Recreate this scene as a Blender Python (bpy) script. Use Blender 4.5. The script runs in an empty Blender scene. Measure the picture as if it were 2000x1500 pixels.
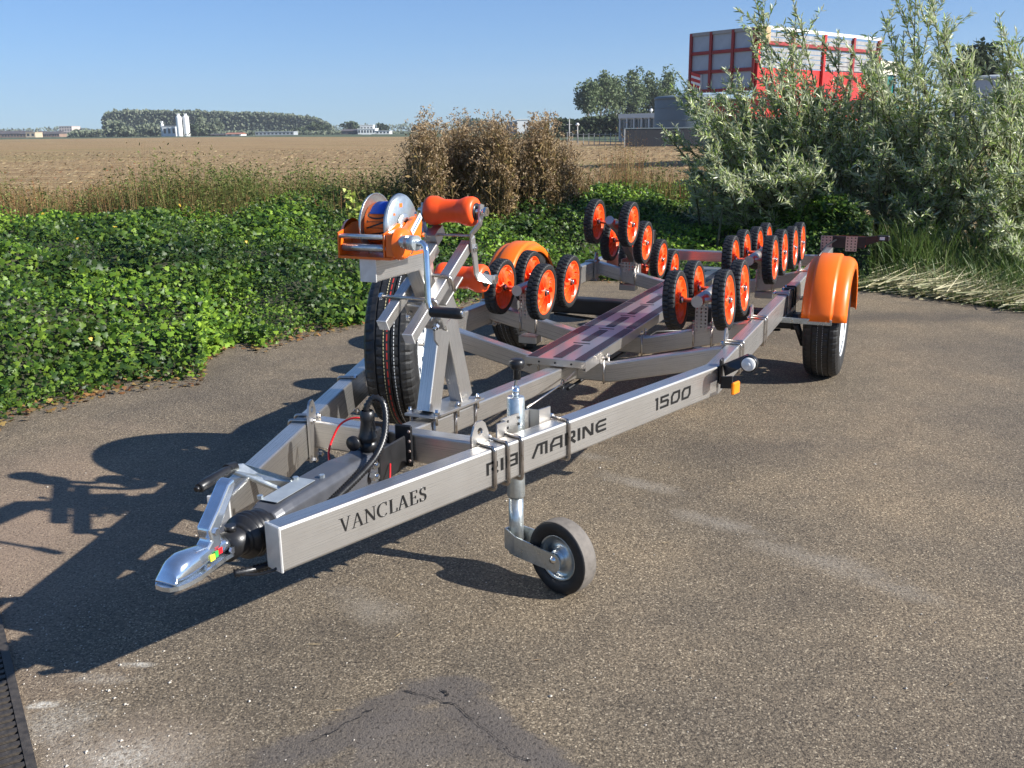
import bpy, bmesh, math, random
import numpy as np
from mathutils import Vector, Matrix, noise as mnoise
random.seed(7); rng = np.random.default_rng(11)
C = bpy.context.scene.collection
sc = bpy.context.scene
PI = math.pi

# ------------------------------------------------------------ camera, sky, sun
CH, PITCH, ROLL, YAW, FPX = 1.19, .2627, -.0118, .4236, 1849.5
cp, sp_, cr, sr = math.cos(PITCH), math.sin(PITCH), math.cos(ROLL), math.sin(ROLL)
cam = bpy.data.cameras.new('camera'); camo = bpy.data.objects.new('camera', cam); C.objects.link(camo)
cam.sensor_width = 36; cam.lens = FPX/2000*36; cam.clip_start = .05; cam.clip_end = 9000
right = Vector((cr, sr*sp_, sr*cp)); up = Vector((-sr, cr*sp_, cr*cp)); fwd = Vector((0, cp, -sp_))
camo.matrix_world = Matrix(((right.x, up.x, -fwd.x, 0), (right.y, up.y, -fwd.y, 0), (right.z, up.z, -fwd.z, CH), (0, 0, 0, 1)))
sc.camera = camo
SUN_AZ, SUN_EL = math.radians(107), math.radians(31)      # azimuth from +Y towards +X
w = bpy.data.worlds.new('World'); sc.world = w; w.use_nodes = True
nt = w.node_tree; nt.nodes.clear()
sky = nt.nodes.new('ShaderNodeTexSky'); sky.sky_type = 'NISHITA'; sky.sun_disc = False
sky.sun_elevation = SUN_EL; sky.sun_rotation = SUN_AZ
sky.altitude = 0; sky.air_density = .9; sky.dust_density = 0.; sky.ozone_density = 3.5
bgn = nt.nodes.new('ShaderNodeBackground'); bgn.inputs['Strength'].default_value = .118
wo = nt.nodes.new('ShaderNodeOutputWorld')
gm = nt.nodes.new('ShaderNodeGamma'); gm.inputs[1].default_value = .68; nt.links.new(sky.outputs[0], gm.inputs[0])
tn = nt.nodes.new('ShaderNodeMix'); tn.data_type = 'RGBA'; tn.blend_type = 'MULTIPLY'; tn.inputs[0].default_value = 1; tn.inputs[7].default_value = (.475, .685, 1, 1)
nt.links.new(gm.outputs[0], tn.inputs[6]); nt.links.new(tn.outputs[2], bgn.inputs[0]); nt.links.new(bgn.outputs[0], wo.inputs[0])
sd = bpy.data.lights.new('sun', 'SUN'); sd.energy = 4.9; sd.angle = math.radians(.55); sd.color = (1, .965, .91)
so = bpy.data.objects.new('sun', sd); C.objects.link(so)
S = Vector((math.sin(SUN_AZ)*math.cos(SUN_EL), math.cos(SUN_AZ)*math.cos(SUN_EL), math.sin(SUN_EL)))
so.rotation_euler = S.to_track_quat('Z', 'Y').to_euler(); so.location = S*30
sc.view_settings.view_transform = 'Standard'; sc.view_settings.look = 'None'
sc.view_settings.exposure = 1.0; sc.view_settings.gamma = 1; sc.view_settings.use_curve_mapping = False

# ------------------------------------------------------------ layout helpers
Rv = Vector((math.sin(YAW), math.cos(YAW), 0)); Lv = Vector((-math.cos(YAW), math.sin(YAW), 0)); YC = 1.2724
def wor(x, y, z): return Rv*x + Lv*(y+YC) + Vector((0, 0, z-.03))
def ray(u, v):
    a = (u-1000)/FPX; b = -(v-750)/FPX
    a, b = a*cr-b*sr, a*sr+b*cr
    return Vector((a, cp+b*sp_, -sp_+b*cp))
def G(u, v, z=0.):                       # where a sight line meets the level z
    d = ray(u, v); t = (z-CH)/d.z; return Vector((0, 0, CH))+d*t
def W(u, v, D):                          # the point D metres ahead on a sight line
    d = ray(u, v); return Vector((0, 0, CH))+d*(D/d.y)

# ------------------------------------------------------------ materials
def rgb(c): return (c[0], c[1], c[2], 1)
def newmat(name):
    m = bpy.data.materials.new(name); m.use_nodes = True
    return m, m.node_tree, m.node_tree.nodes['Principled BSDF']
def N(t, ty, **kw):
    n = t.nodes.new(ty)
    for k, v in kw.items():
        if k in n.inputs: n.inputs[k].default_value = v
        else: setattr(n, k, v)
    return n
def ramp(t, fac, stops):
    r = t.nodes.new('ShaderNodeValToRGB'); e = r.color_ramp.elements
    while len(e) < len(stops): e.new(.5)
    for i, (p, c) in enumerate(stops): e[i].position = p; e[i].color = rgb(c) if len(c) == 3 else c
    t.links.new(fac, r.inputs[0]); return r.outputs[0]
def mixc(t, fac, a, b, mode='MIX'):
    m = t.nodes.new('ShaderNodeMix'); m.data_type = 'RGBA'; m.blend_type = mode
    for s, v in ((m.inputs[0], fac), (m.inputs[6], a), (m.inputs[7], b)):
        if hasattr(v, 'links'): t.links.new(v, s)
        elif isinstance(v, tuple): s.default_value = rgb(v)
        else: s.default_value = v
    return m.outputs[2]
def coord(t, kind='Object', scale=(1, 1, 1)):
    tc = t.nodes.new('ShaderNodeTexCoord'); mp = t.nodes.new('ShaderNodeMapping')
    mp.inputs['Scale'].default_value = scale
    t.links.new(tc.outputs[kind], mp.inputs[0]); return mp.outputs[0]
def wpos(t):
    return t.nodes.new('ShaderNodeNewGeometry').outputs['Position']
def noise(t, vec, scale, detail=3, rough=.6, out='Fac'):
    n = N(t, 'ShaderNodeTexNoise', Scale=scale, Detail=detail, Roughness=rough); t.links.new(vec, n.inputs['Vector']); return n.outputs[out]
def bump(t, b, hgt, strength, dist):
    n = N(t, 'ShaderNodeBump', Strength=strength, Distance=dist); t.links.new(hgt, n.inputs['Height']); t.links.new(n.outputs[0], b.inputs['Normal'])
def simple(name, col, rough=.5, metal=0., var=.12, nscale=30, bmp=0., spec=.5, coat=0.):
    m, t, b = newmat(name)
    v = coord(t); n = noise(t, v, nscale, 4)
    lo = tuple(c*(1-var) for c in col); hi = tuple(min(1, c*(1+var)) for c in col)
    t.links.new(ramp(t, n, [(.3, lo), (.7, hi)]), b.inputs['Base Color'])
    b.inputs['Metallic'].default_value = metal; b.inputs['Specular IOR Level'].default_value = spec
    b.inputs['Coat Weight'].default_value = coat; b.inputs['Coat Roughness'].default_value = .15
    t.links.new(ramp(t, n, [(.3, (rough*.85,)*3), (.7, (min(1, rough*1.15),)*3)]), b.inputs['Roughness'])
    if bmp: bump(t, b, noise(t, v, nscale*6, 3), bmp, .002)
    return m
def steel(name, col, rough, streak=.14, wide=.5):
    m, t, b = newmat(name)
    uv = coord(t, 'UV', (4, 900, 1)); n = noise(t, uv, 1, 3, .6)
    ob = coord(t); n2 = noise(t, ob, 7, 4)
    c1 = ramp(t, n, [(.25, tuple(c*(1-streak*.3) for c in col)), (.75, tuple(min(1, c*(1+streak*.1)) for c in col))])
    c2 = mixc(t, .45, c1, ramp(t, n2, [(.3, (.72, .70, .68)), (.7, (1, 1, 1))]), 'MULTIPLY')
    t.links.new(c2, b.inputs['Base Color'])
    b.inputs['Metallic'].default_value = 1
    t.links.new(ramp(t, n, [(.2, (rough*.75,)*3), (.8, (rough*1.3,)*3)]), b.inputs['Roughness'])
    bump(t, b, n, .02, .0002)
    # brushed metal scatters in a tight and a wide lobe
    g = t.nodes.new('ShaderNodeBsdfAnisotropic'); g.inputs['Roughness'].default_value = .5; t.links.new(c2, g.inputs['Color']); t.links.new(b.inputs['Normal'].links[0].from_socket, g.inputs['Normal'])
    ms = t.nodes.new('ShaderNodeMixShader'); ms.inputs[0].default_value = wide; t.links.new(b.outputs[0], ms.inputs[1]); t.links.new(g.outputs[0], ms.inputs[2]); t.links.new(ms.outputs[0], t.nodes['Material Output'].inputs[0])
    return m
M = {}
M['steel'] = steel('brushed_steel', (.68, .66, .625), .29)
M['steel_dull'] = steel('dull_steel', (.59, .57, .54), .32, .2, .55)
M['rod'] = simple('steel_rod', (.52, .47, .42), .3, 1, .15, 60)
M['nut'] = simple('bright_nut', (.75, .74, .72), .18, 1, .1, 60)
M['cap'] = simple('rail_end_plate', (.70, .69, .66), .4, .4, .1, 40, .1)
def zinc():
    m, t, b = newmat('zinc_plate')
    v = coord(t); n = noise(t, v, 18, 5, .65); n2 = noise(t, v, 120, 2)
    c = mixc(t, n, (.44, .48, .49), (.72, .76, .76)); c = mixc(t, .3, c, ramp(t, n2, [(.35, (.55, .56, .52)), (.65, (1, 1, 1))]), 'MULTIPLY')
    t.links.new(c, b.inputs['Base Color']); b.inputs['Metallic'].default_value = .85
    t.links.new(ramp(t, n, [(.3, (.24,)*3), (.7, (.42,)*3)]), b.inputs['Roughness']); bump(t, b, n2, .1, .001); return m
M['zinc'] = zinc()
M['zinc_bright'] = simple('bright_zinc', (.68, .74, .80), .16, .95, .12, 25)
M['orange'] = simple('orange_paint', (.84, .15, .010), .3, 0, .05, 12, .03, .5, .35)
M['fender'] = simple('orange_fender_plastic', (.84, .15, .008), .40, 0, .05, 6, .03, .4, .0)
M['rim'] = simple('orange_red_plastic', (.88, .095, .010), .36, 0, .06, 20, .03, .5, .1)
M['polyroller'] = simple('orange_red_urethane', (.86, .085, .010), .42, 0, .06, 30, .04)
M['rubber'] = simple('black_rubber', (.016, .0155, .015), .55, 0, .4, 60, .25)
M['tyre'] = simple('tyre_rubber', (.018, .018, .018), .5, 0, .35, 50, .25)
M['tyre_grey'] = simple('worn_grey_rubber', (.13, .115, .10), .75, 0, .25, 45, .3)
M['black'] = simple('black_plastic', (.012, .012, .013), .35, 0, .3, 40, .1)
M['black_paint'] = simple('black_paint', (.014, .014, .015), .4, 0, .3, 20, .05)
M['grey_paint'] = simple('anthracite_paint', (.075, .078, .088), .38, .2, .15, 20, .05)
M['white_rim'] = simple('silver_white_paint', (.70, .72, .73), .3, .3, .06, 20)
M['red'] = simple('red_coating', (.75, .015, .02), .35)
M['ink'] = simple('black_vinyl', (.006, .006, .006), .4)
M['lens_white'] = simple('white_lens', (.72, .72, .70), .25)
M['lens_orange'] = simple('amber_reflector', (.95, .24, .01), .2)
M['lens_red'] = simple('red_lens', (.5, .01, .01), .2)
M['blue_strap'] = simple('blue_webbing', (.01, .10, .55), .7, 0, .2, 200, .3)
M['orange_strap'] = simple('orange_webbing', (.80, .14, .012), .7, 0, .15, 200, .3)
M['sticker'] = simple('pale_sticker', (.72, .72, .70), .4)
M['sticker_grey'] = simple('aluminium_label', (.5, .52, .5), .35, .6)
M['yellow'] = simple('yellow_sticker', (.75, .72, .05), .4)
M['green'] = simple('green_sticker', (.04, .35, .06), .4)
M['grip_strip'] = simple('black_grip_tape', (.03, .03, .04), .42, .4, .3, 300, .3)
M['pinkplate'] = simple('zinc_bracket_plate', (.55, .42, .36), .4, .6, .1, 30)

# ------------------------------------------------------------ mesh builder
class MB:
    def __init__(s): s.v = []; s.f = []; s.uv = {}; s.sm = set()
    def add(s, vs, fs, smooth=False, uvs=None):
        o = len(s.v); s.v += [Vector(p) for p in vs]
        for i, f in enumerate(fs):
            if smooth: s.sm.add(len(s.f))
            if uvs: s.uv[len(s.f)] = uvs[i]
            s.f.append(tuple(o+k for k in f))
        return s
    def box(s, c, size, rot=None, bev=0.):
        hx, hy, hz = [k/2 for k in size]; c = Vector(c)
        if bev > 0: 
            b = min(bev, hx*.9, hy*.9, hz*.9)
            pts = []
            for sx in (-1, 1):
                for sy in (-1, 1):
                    for sz in (-1, 1):
                        pts += [(sx*(hx-b), sy*(hy-b), sz*hz), (sx*(hx-b), sy*hy, sz*(hz-b)), (sx*hx, sy*(hy-b), sz*(hz-b))]
            bm = bmesh.new()
            for p in pts: bm.verts.new(p)
            r = bmesh.ops.convex_hull(bm, input=bm.verts)
            bmesh.ops.dissolve_limit(bm, angle_limit=.01, verts=bm.verts, edges=bm.edges)
            bm.verts.index_update()
            vs = [v.co.copy() for v in bm.verts]; fs = [[v.index for v in f.verts] for f in bm.faces]; bm.free()
        else:
            vs = [Vector((x*hx, y*hy, z*hz)) for x in (-1, 1) for y in (-1, 1) for z in (-1, 1)]
            fs = [(0, 1, 3, 2), (4, 6, 7, 5), (0, 4, 5, 1), (2, 3, 7, 6), (0, 2, 6, 4), (1, 5, 7, 3)]
        if rot is not None: vs = [rot @ v for v in vs]
        return s.add([v+c for v in vs], fs)
    def tube(s, path, r, n=12, caps=True, closed=False):
        P = [Vector(p) for p in path]; rs = r if isinstance(r, (list, tuple)) else [r]*len(P)
        vs = []; fs = []; prev = None
        for i, p in enumerate(P):
            if closed: t = (P[(i+1) % len(P)]-P[i-1]).normalized()
            else: t = ((P[i+1] if i < len(P)-1 else P[i])-(P[i-1] if i else P[i])).normalized()
            if prev is None:
                a = Vector((0, 0, 1)) if abs(t.z) < .9 else Vector((1, 0, 0)); u = t.cross(a).normalized()
            else: u = (prev-t*prev.dot(t)).normalized()
            prev = u; v = t.cross(u)
            vs += [p+(u*math.cos(2*PI*k/n)+v*math.sin(2*PI*k/n))*rs[i] for k in range(n)]
        m = len(P)
        for i in range(m if closed else m-1):
            j = (i+1) % m
            for k in range(n): fs.append((i*n+k, i*n+(k+1) % n, j*n+(k+1) % n, j*n+k))
        s.add(vs, fs, True)
        if caps and not closed:
            s.add(vs[:n], [tuple(range(n-1, -1, -1))]); s.add(vs[-n:], [tuple(range(n))])
        return s
    def lathe(s, prof, n=32, axis='Y', c=(0, 0, 0), smooth=True, closed=False, rf=None, skip=None):
        """prof: (axial, radius) pairs"""
        c = Vector(c); vs = []; fs = []; m = len(prof)
        for k in range(n):
            a = 2*PI*k/n
            for j, (y, r) in enumerate(prof):
                if rf: r = rf(k, j, r)
                x, z = r*math.cos(a), r*math.sin(a)
                vs.append({'Y': (x, y, z), 'X': (y, x, z), 'Z': (x, z, y)}[axis])
        for k in range(n):
            for j in range(m if closed else m-1):
                if skip and skip(k, j): continue
                j2 = (j+1) % m; k2 = (k+1) % n
                fs.append((k*m+j, k*m+j2, k2*m+j2, k2*m+j))
        return s.add([Vector(v)+c for v in vs], fs, smooth)
    def prism(s, pts, e, n=None):
        """planar polygon pts (3D list) extruded by vector e"""
        P = [Vector(p) for p in pts]; e = Vector(e); k = len(P)
        s.add(P+[p+e for p in P], [tuple(range(k-1, -1, -1)), tuple(range(k, 2*k))]+[(i, (i+1) % k, k+(i+1) % k, k+i) for i in range(k)])
        return s
    def xf(s, mat):
        s.v = [mat @ v for v in s.v]; return s
    def mesh(s, name, mat):
        me = bpy.data.meshes.new(name); me.from_pydata([tuple(v) for v in s.v], [], s.f)
        if s.sm: me.polygons.foreach_set('use_smooth', [i in s.sm for i in range(len(s.f))])
        if s.uv:
            ul = me.uv_layers.new(name='UVMap')
            for i, p in enumerate(me.polygons):
                if i in s.uv:
                    for k, li in enumerate(p.loop_indices): ul.data[li].uv = s.uv[i][k]
        bm = bmesh.new(); bm.from_mesh(me); bmesh.ops.remove_doubles(bm, verts=bm.verts, dist=1e-6)
        bmesh.ops.recalc_face_normals(bm, faces=bm.faces); bm.to_mesh(me); bm.free()
        if mat: me.materials.append(mat)
        return me
def polybeam(mb, path, Nn, sN, sI, r=.006, caps=True):
    """box section along a bent path lying in the plane with normal Nn: sN size along Nn, sI in the plane; mitred"""
    P = [Vector(p) for p in path]; Nn = Vector(Nn).normalized(); n = len(P)
    sec = []                          # rounded rect in (I, N)
    hi, hn = sI/2, sN/2
    for cx, cy, a0 in ((hi-r, hn-r, 0), (-hi+r, hn-r, 90), (-hi+r, -hn+r, 180), (hi-r, -hn+r, 270)):
        for k in range(4):
            a = math.radians(a0+k*30); sec.append((cx+r*math.cos(a), cy+r*math.sin(a)))
    m = len(sec); per = [0]
    for i in range(m): per.append(per[-1]+math.dist(sec[i], sec[(i+1) % m]))
    vs = []; L = [0]
    for i in range(n):
        if i: L.append(L[-1]+(P[i]-P[i-1]).length)
        d0 = (P[i]-P[i-1]).normalized() if i else (P[1]-P[0]).normalized()
        d1 = (P[i+1]-P[i]).normalized() if i < n-1 else d0
        I0 = Nn.cross(d0); I1 = Nn.cross(d1); I = (I0+I1).normalized(); I = I/max(.3, I.dot(I0))
        vs += [P[i]+I*a+Nn*b for a, b in sec]
    fs = []; uvs = []
    for i in range(n-1):
        for k in range(m):
            k2 = (k+1) % m; fs.append((i*m+k, i*m+k2, (i+1)*m+k2, (i+1)*m+k))
            uvs.append(((L[i], per[k]), (L[i], per[k+1]), (L[i+1], per[k+1]), (L[i+1], per[k])))
    # unshared verts per segment keep bends crisp
    for i in range(n-1):
        mb.add(vs[i*m:(i+2)*m], [tuple(q-i*m for q in f) for f in fs[i*m:(i+1)*m]], False, uvs[i*m:(i+1)*m])
    if caps:
        mb.add(vs[:m], [tuple(range(m))], False, [tuple((a, b) for a, b in sec)])
        mb.add(vs[-m:], [tuple(range(m-1, -1, -1))], False, [tuple((a, b) for a, b in reversed(sec))])
    return mb
TL = {}                                # where a part's origin sits in trailer coordinates
def tag(o, label=None, cat=None, group=None, kind=None):
    for k, v in (('label', label), ('category', cat), ('group', group), ('kind', kind)):
        if v: o[k] = v
    return o
def empty(name, loc, rz=0.):
    o = bpy.data.objects.new(name, None); C.objects.link(o); o.location = loc; o.rotation_euler = (0, 0, rz); o.empty_display_size = .2
    return o
SH = Vector((-3, 0, -.03))
def part(name, mb, mat, parent, label=None, me=None, at=None, rot=None):
    """mesh given in trailer coordinates (recentred on its own box) or a shared mesh placed at `at`"""
    if me is None:
        if at is None:
            lo = [min(v[i] for v in mb.v) for i in range(3)]; hi = [max(v[i] for v in mb.v) for i in range(3)]
            at = Vector([(a+b)/2 for a, b in zip(lo, hi)])
            mb.v = [v-at for v in mb.v]
        me = mb.mesh(name, M[mat] if isinstance(mat, str) else mat)
    at = Vector(at)
    o = bpy.data.objects.new(name, me); C.objects.link(o)
    o.parent = parent
    if parent in TL:
        q = TL[parent][1].inverted() if TL[parent][1] else Matrix.Identity(3)
        o.location = q @ (at-TL[parent][0])
        if rot or TL[parent][1]: o.rotation_euler = (q @ (rot or Matrix.Identity(3))).to_euler()
    else:
        o.location = at+SH if parent is trailer else at
        if rot: o.rotation_euler = rot.to_euler()
    TL[o] = (at, rot)
    if label: o['label'] = label
    return o
# ============================================================ THE SETTING
def np_obj(name, V, F, mat, parent=None, loc=None, smooth=False):
    """V (n,3) array, F list of (m,k) index arrays"""
    me = bpy.data.meshes.new(name); V = np.asarray(V, np.float32)
    me.vertices.add(len(V)); me.vertices.foreach_set('co', V.ravel())
    idx = np.concatenate([f.ravel() for f in F]); tot = np.concatenate([np.full(len(f), f.shape[1]) for f in F])
    st = np.concatenate([[0], np.cumsum(tot)[:-1]])
    me.loops.add(len(idx)); me.loops.foreach_set('vertex_index', idx.astype(np.int32))
    me.polygons.add(len(tot)); me.polygons.foreach_set('loop_start', st.astype(np.int32)); me.polygons.foreach_set('loop_total', tot.astype(np.int32))
    if smooth: me.polygons.foreach_set('use_smooth', np.ones(len(tot), bool))
    me.update(calc_edges=True); me.materials.append(mat)
    o = bpy.data.objects.new(name, me); C.objects.link(o)
    if parent: o.parent = parent
    if loc is not None: o.location = loc
    return o
def nrm(a): return a/np.maximum(1e-9, np.linalg.norm(a, axis=1, keepdims=True))
def leaves(P, D, Nn, L, Wd, fold=.25):
    """pointed leaves: base P, axis D, face normal Nn"""
    D = nrm(D); Sx = nrm(np.cross(D, Nn)); Nn = np.cross(Sx, D); L = L[:, None]; Wd = Wd[:, None]
    a = P; b = P+D*L*.30+Sx*Wd*.5+Nn*Wd*fold; c = P+D*L*.66+Sx*Wd*.42+Nn*Wd*fold*.9; t = P+D*L-Nn*L*.08
    d = P+D*L*.66-Sx*Wd*.42+Nn*Wd*fold*.9; e = P+D*L*.30-Sx*Wd*.5+Nn*Wd*fold; m = P+D*L*.55
    n = len(P); V = np.stack([a, b, c, t, d, e, m], 1).reshape(-1, 3); o = (np.arange(n)*7)[:, None]
    return V, [np.vstack([o+np.array([q]) for q in ((0, 1, 6), (1, 2, 6), (2, 3, 6), (3, 4, 6), (4, 5, 6), (5, 0, 6))])]
def diamonds(P, D, Nn, L, Wd):
    D = nrm(D); Sx = nrm(np.cross(D, Nn)); L = L[:, None]; Wd = Wd[:, None]
    V = np.stack([P, P+D*L*.5+Sx*Wd*.5, P+D*L, P+D*L*.5-Sx*Wd*.5], 1).reshape(-1, 3); o = (np.arange(len(P))*4)[:, None]
    return V, [o+np.array([[0, 1, 2, 3]])]
IVY = np.array([(0, 0), (.34, -.10), (.56, .12), (.36, .34), (.40, .62), (.16, .60), (0, 1.0), (-.16, .60), (-.40, .62), (-.36, .34), (-.56, .12), (-.34, -.10)])
def ivy_leaves(P, D, Nn, L):
    D = nrm(D); Sx = nrm(np.cross(D, Nn)); Nn = np.cross(Sx, D); n = len(P); L = L[:, None]
    vs = [P+D*L*.32+Nn*L*.03]
    for x, y in IVY: vs.append(P+Sx*L*x+D*L*y-Nn*L*(.10*abs(x)+.16*max(0, y-.5)))
    V = np.stack(vs, 1).reshape(-1, 3); o = (np.arange(n)*13)[:, None]
    return V, [np.vstack([o+np.array([(0, 1+k, 1+(k+1) % 12)]) for k in range(12)])]
def ribbons(P, D0, bend, L, Wd, seg=3):
    """grass blades: start P, direction D0, bend vector, tapering"""
    n = len(P); D0 = nrm(D0); Sx = nrm(np.cross(D0, bend+1e-4)); vs = []; L = L[:, None]; Wd = Wd[:, None]
    for i in range(seg+1):
        t = i/seg; c = P+D0*L*t+bend*L*t*t
        if i < seg: vs += [c-Sx*Wd*.5*(1-t*.75), c+Sx*Wd*.5*(1-t*.75)]
        else: vs.append(c)
    k = 2*seg+1; V = np.stack(vs, 1).reshape(-1, 3); o = (np.arange(n)*k)[:, None]; F = []
    q = np.vstack([o+np.array([(2*i, 2*i+1, 2*i+3, 2*i+2)]) for i in range(seg-1)]); t3 = o+np.array([(2*seg-2, 2*seg-1, 2*seg)])
    return V, [q, t3]
def join(parts):
    V = []; F = []; o = 0
    for v, fs in parts:
        V.append(v); F += [f+o for f in fs]; o += len(v)
    return np.vstack(V), F
def rnd(n, lo=-1., hi=1., k=3): return rng.uniform(lo, hi, (n, k))
def foliage(name, cols, rough=.5, trans=.25, spec=.4, back=None, patch=None, hfac=1.):
    """leaf paint differing from leaf to leaf"""
    m, t, b = newmat(name); g = t.nodes.new('ShaderNodeNewGeometry')
    c = ramp(t, g.outputs['Random Per Island'], [(i/(len(cols)-1), q) for i, q in enumerate(cols)])
    if patch:
        n = noise(t, g.outputs['Position'], patch[0], 3); n = ramp(t, n, [(.4, (0, 0, 0)), (.62, (1, 1, 1))]); c = mixc(t, n, c, patch[1])
    if back: c = mixc(t, g.outputs['Backfacing'], c, back)
    t.links.new(c, b.inputs['Base Color']); b.inputs['Roughness'].default_value = rough; b.inputs['Specular IOR Level'].default_value = spec
    if trans:
        tr = t.nodes.new('ShaderNodeBsdfTranslucent'); t.links.new(c, tr.inputs[0]); ms = t.nodes.new('ShaderNodeMixShader'); ms.inputs[0].default_value = trans
        t.links.new(b.outputs[0], ms.inputs[1]); t.links.new(tr.outputs[0], ms.inputs[2]); t.links.new(ms.outputs[0], t.nodes['Material Output'].inputs[0])
    return m
def sheet(name, pts, z, mat, kind='structure'):
    me = bpy.data.meshes.new(name); me.from_pydata([(p[0], p[1], z) for p in pts], [], [tuple(range(len(pts)))]); me.materials.append(mat)
    bm = bmesh.new(); bm.from_mesh(me); bmesh.ops.triangulate(bm, faces=bm.faces); bmesh.ops.recalc_face_normals(bm, faces=bm.faces)
    for f in bm.faces:
        if f.normal.z < 0: f.normal_flip()
    bm.to_mesh(me); bm.free()
    o = bpy.data.objects.new(name, me); C.objects.link(o); return tag(o, kind=kind)

# ---- asphalt
def asphalt():
    m, t, b = newmat('asphalt'); p = wpos(t)
    def vor(scale, feat='F1', out='Distance'):
        n = N(t, 'ShaderNodeTexVoronoi', Scale=scale); n.feature = feat; t.links.new(p, n.inputs['Vector']); return n
    v1 = vor(270); v2 = vor(120)
    n1 = noise(t, p, 260, 3, .7); n2 = noise(t, p, 1.1, 5, .6); n3 = noise(t, p, 6, 4, .65); n4 = noise(t, p, .35, 3)
    # stones: per-cell value
    sep = t.nodes.new('ShaderNodeSeparateColor'); t.links.new(v1.outputs['Color'], sep.inputs[0])
    st = ramp(t, sep.outputs[0], [(0, (.062, .051, .041)), (.35, (.102, .084, .067)), (.75, (.155, .128, .101)), (.95, (.215, .180, .144)), (1, (.36, .315, .26))])
    sep2 = t.nodes.new('ShaderNodeSeparateColor'); t.links.new(v2.outputs['Color'], sep2.inputs[0])
    big = ramp(t, sep2.outputs[1], [(.90, (0, 0, 0)), (.97, (1, 1, 1))])
    core = ramp(t, v2.outputs['Distance'], [(.25, (1, 1, 1)), (.42, (0, 0, 0))])
    bm_ = mixc(t, 1., big, core, 'MULTIPLY'); st = mixc(t, bm_, st, (.30, .26, .215))
    c = mixc(t, .6, st, ramp(t, n1, [(.3, (.48, .47, .46)), (.7, (1.42, 1.40, 1.36))]), 'MULTIPLY')
    c = mixc(t, .8, c, ramp(t, n2, [(.34, (.70, .70, .72)), (.5, (1, .98, .95)), (.66, (1.28, 1.22, 1.12))]), 'MULTIPLY')
    c = mixc(t, .6, c, ramp(t, n3, [(.3, (.78, .77, .76)), (.7, (1.18, 1.15, 1.1))]), 'MULTIPLY')
    c = mixc(t, .5, c, ramp(t, n4, [(.4, (.80, .81, .83)), (.6, (1.16, 1.11, 1.03))]), 'MULTIPLY')
    c = mixc(t, 1., c, (1.18, 1.14, 1.0), 'MULTIPLY')
    # sandy brown dust by the drain on the left, pale lime spills
    def blob(x, y, sx, sy, edge=.5, rag=1.4, sc=9, an=0):
        an = math.radians(an); mp = t.nodes.new('ShaderNodeMapping'); mp.vector_type = 'TEXTURE'; mp.inputs['Location'].default_value = (x, y, 0); mp.inputs['Rotation'].default_value = (0, 0, an); mp.inputs['Scale'].default_value = (sx, sy, 1e6)
        t.links.new(p, mp.inputs[0]); ln = t.nodes.new('ShaderNodeVectorMath'); ln.operation = 'LENGTH'; t.links.new(mp.outputs[0], ln.inputs[0])
        nn = noise(t, p, sc, 5, .7); ad = N(t, 'ShaderNodeMath', operation='MULTIPLY_ADD'); t.links.new(nn, ad.inputs[0]); ad.inputs[1].default_value = rag; t.links.new(ln.outputs['Value'], ad.inputs[2])
        sb = N(t, 'ShaderNodeMath', operation='SUBTRACT'); t.links.new(ad.outputs[0], sb.inputs[0]); sb.inputs[1].default_value = rag*.5
        return ramp(t, sb.outputs[0], [(1-edge, (1, 1, 1)), (1, (0, 0, 0))])
    grit = ramp(t, noise(t, p, 90, 4, .8), [(.40, (.12, .12, .12)), (.60, (1, 1, 1))])
    g = G(60, 1080); d1 = blob(g.x-.15, g.y-.1, .75, 1.5, .8, 1.0, 4)
    c = mixc(t, mixc(t, .62, (0, 0, 0), d1), c, (.27, .185, .125))
    g = G(230, 1470); c = mixc(t, mixc(t, .6, (0, 0, 0), blob(g.x, g.y, .30, .16, .8, 1.1, 6)), c, (.25, .19, .135))
    for (u, v, sx, sy, k, e) in ((270, 1298, .05, .014, .8, .7), (85, 1378, .032, .018, .95, .5), (200, 1325, .09, .03, .3, .8), (240, 1480, .06, .05, .4, .6), (110, 1410, .12, .10, .35, .8), (255, 1480, .2, .1, .3, .8)):
        g = G(u, v); c = mixc(t, mixc(t, 1., mixc(t, k, (0, 0, 0), blob(g.x, g.y, sx, sy, e, 2.2, 30)), grit, 'MULTIPLY'), c, (.56, .51, .42))
    for (u, v, sx, sy, k, an) in ((660, 1440, .22, .055, .8, 22), (770, 1375, .17, .055, .85, 28), (870, 1345, .12, .06, .85, 0), (935, 1395, .12, .065, .85, -45), (840, 1430, .20, .10, .75, 0), (880, 1480, .26, .08, .6, 0), (1010, 1450, .14, .05, .85, -42), (1110, 1520, .14, .05, .85, -40), (560, 1490, .14, .03, .6, 20)):
        g = G(u, v); c = mixc(t, mixc(t, k, (0, 0, 0), blob(g.x, g.y, sx, sy, .35, .9, 22, an)), c, ramp(t, n3, [(.3, (.075, .062, .052)), (.7, (.115, .095, .078))]))
    for (u, v, sx, sy, k) in ((1250, 945, .22, .06, .7), (1400, 1020, .22, .06, .8), (1600, 1095, .28, .08, .6), (1150, 890, .12, .05, .5), (720, 1185, .18, .08, .6), (1750, 1150, .2, .06, .4)):
        g = G(u, v); c = mixc(t, mixc(t, k, (0, 0, 0), blob(g.x, g.y, sx, sy, .9, 1.8, 10, -38)), c, mixc(t, grit, (.13, .11, .088), (.29, .245, .185)))
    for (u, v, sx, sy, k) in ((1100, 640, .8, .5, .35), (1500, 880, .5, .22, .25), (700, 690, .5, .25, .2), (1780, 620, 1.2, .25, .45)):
        g = G(u, v); c = mixc(t, mixc(t, k, (0, 0, 0), blob(g.x, g.y, sx, sy, .8, 1.3, 5)), c, (.035, .031, .03))
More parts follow.
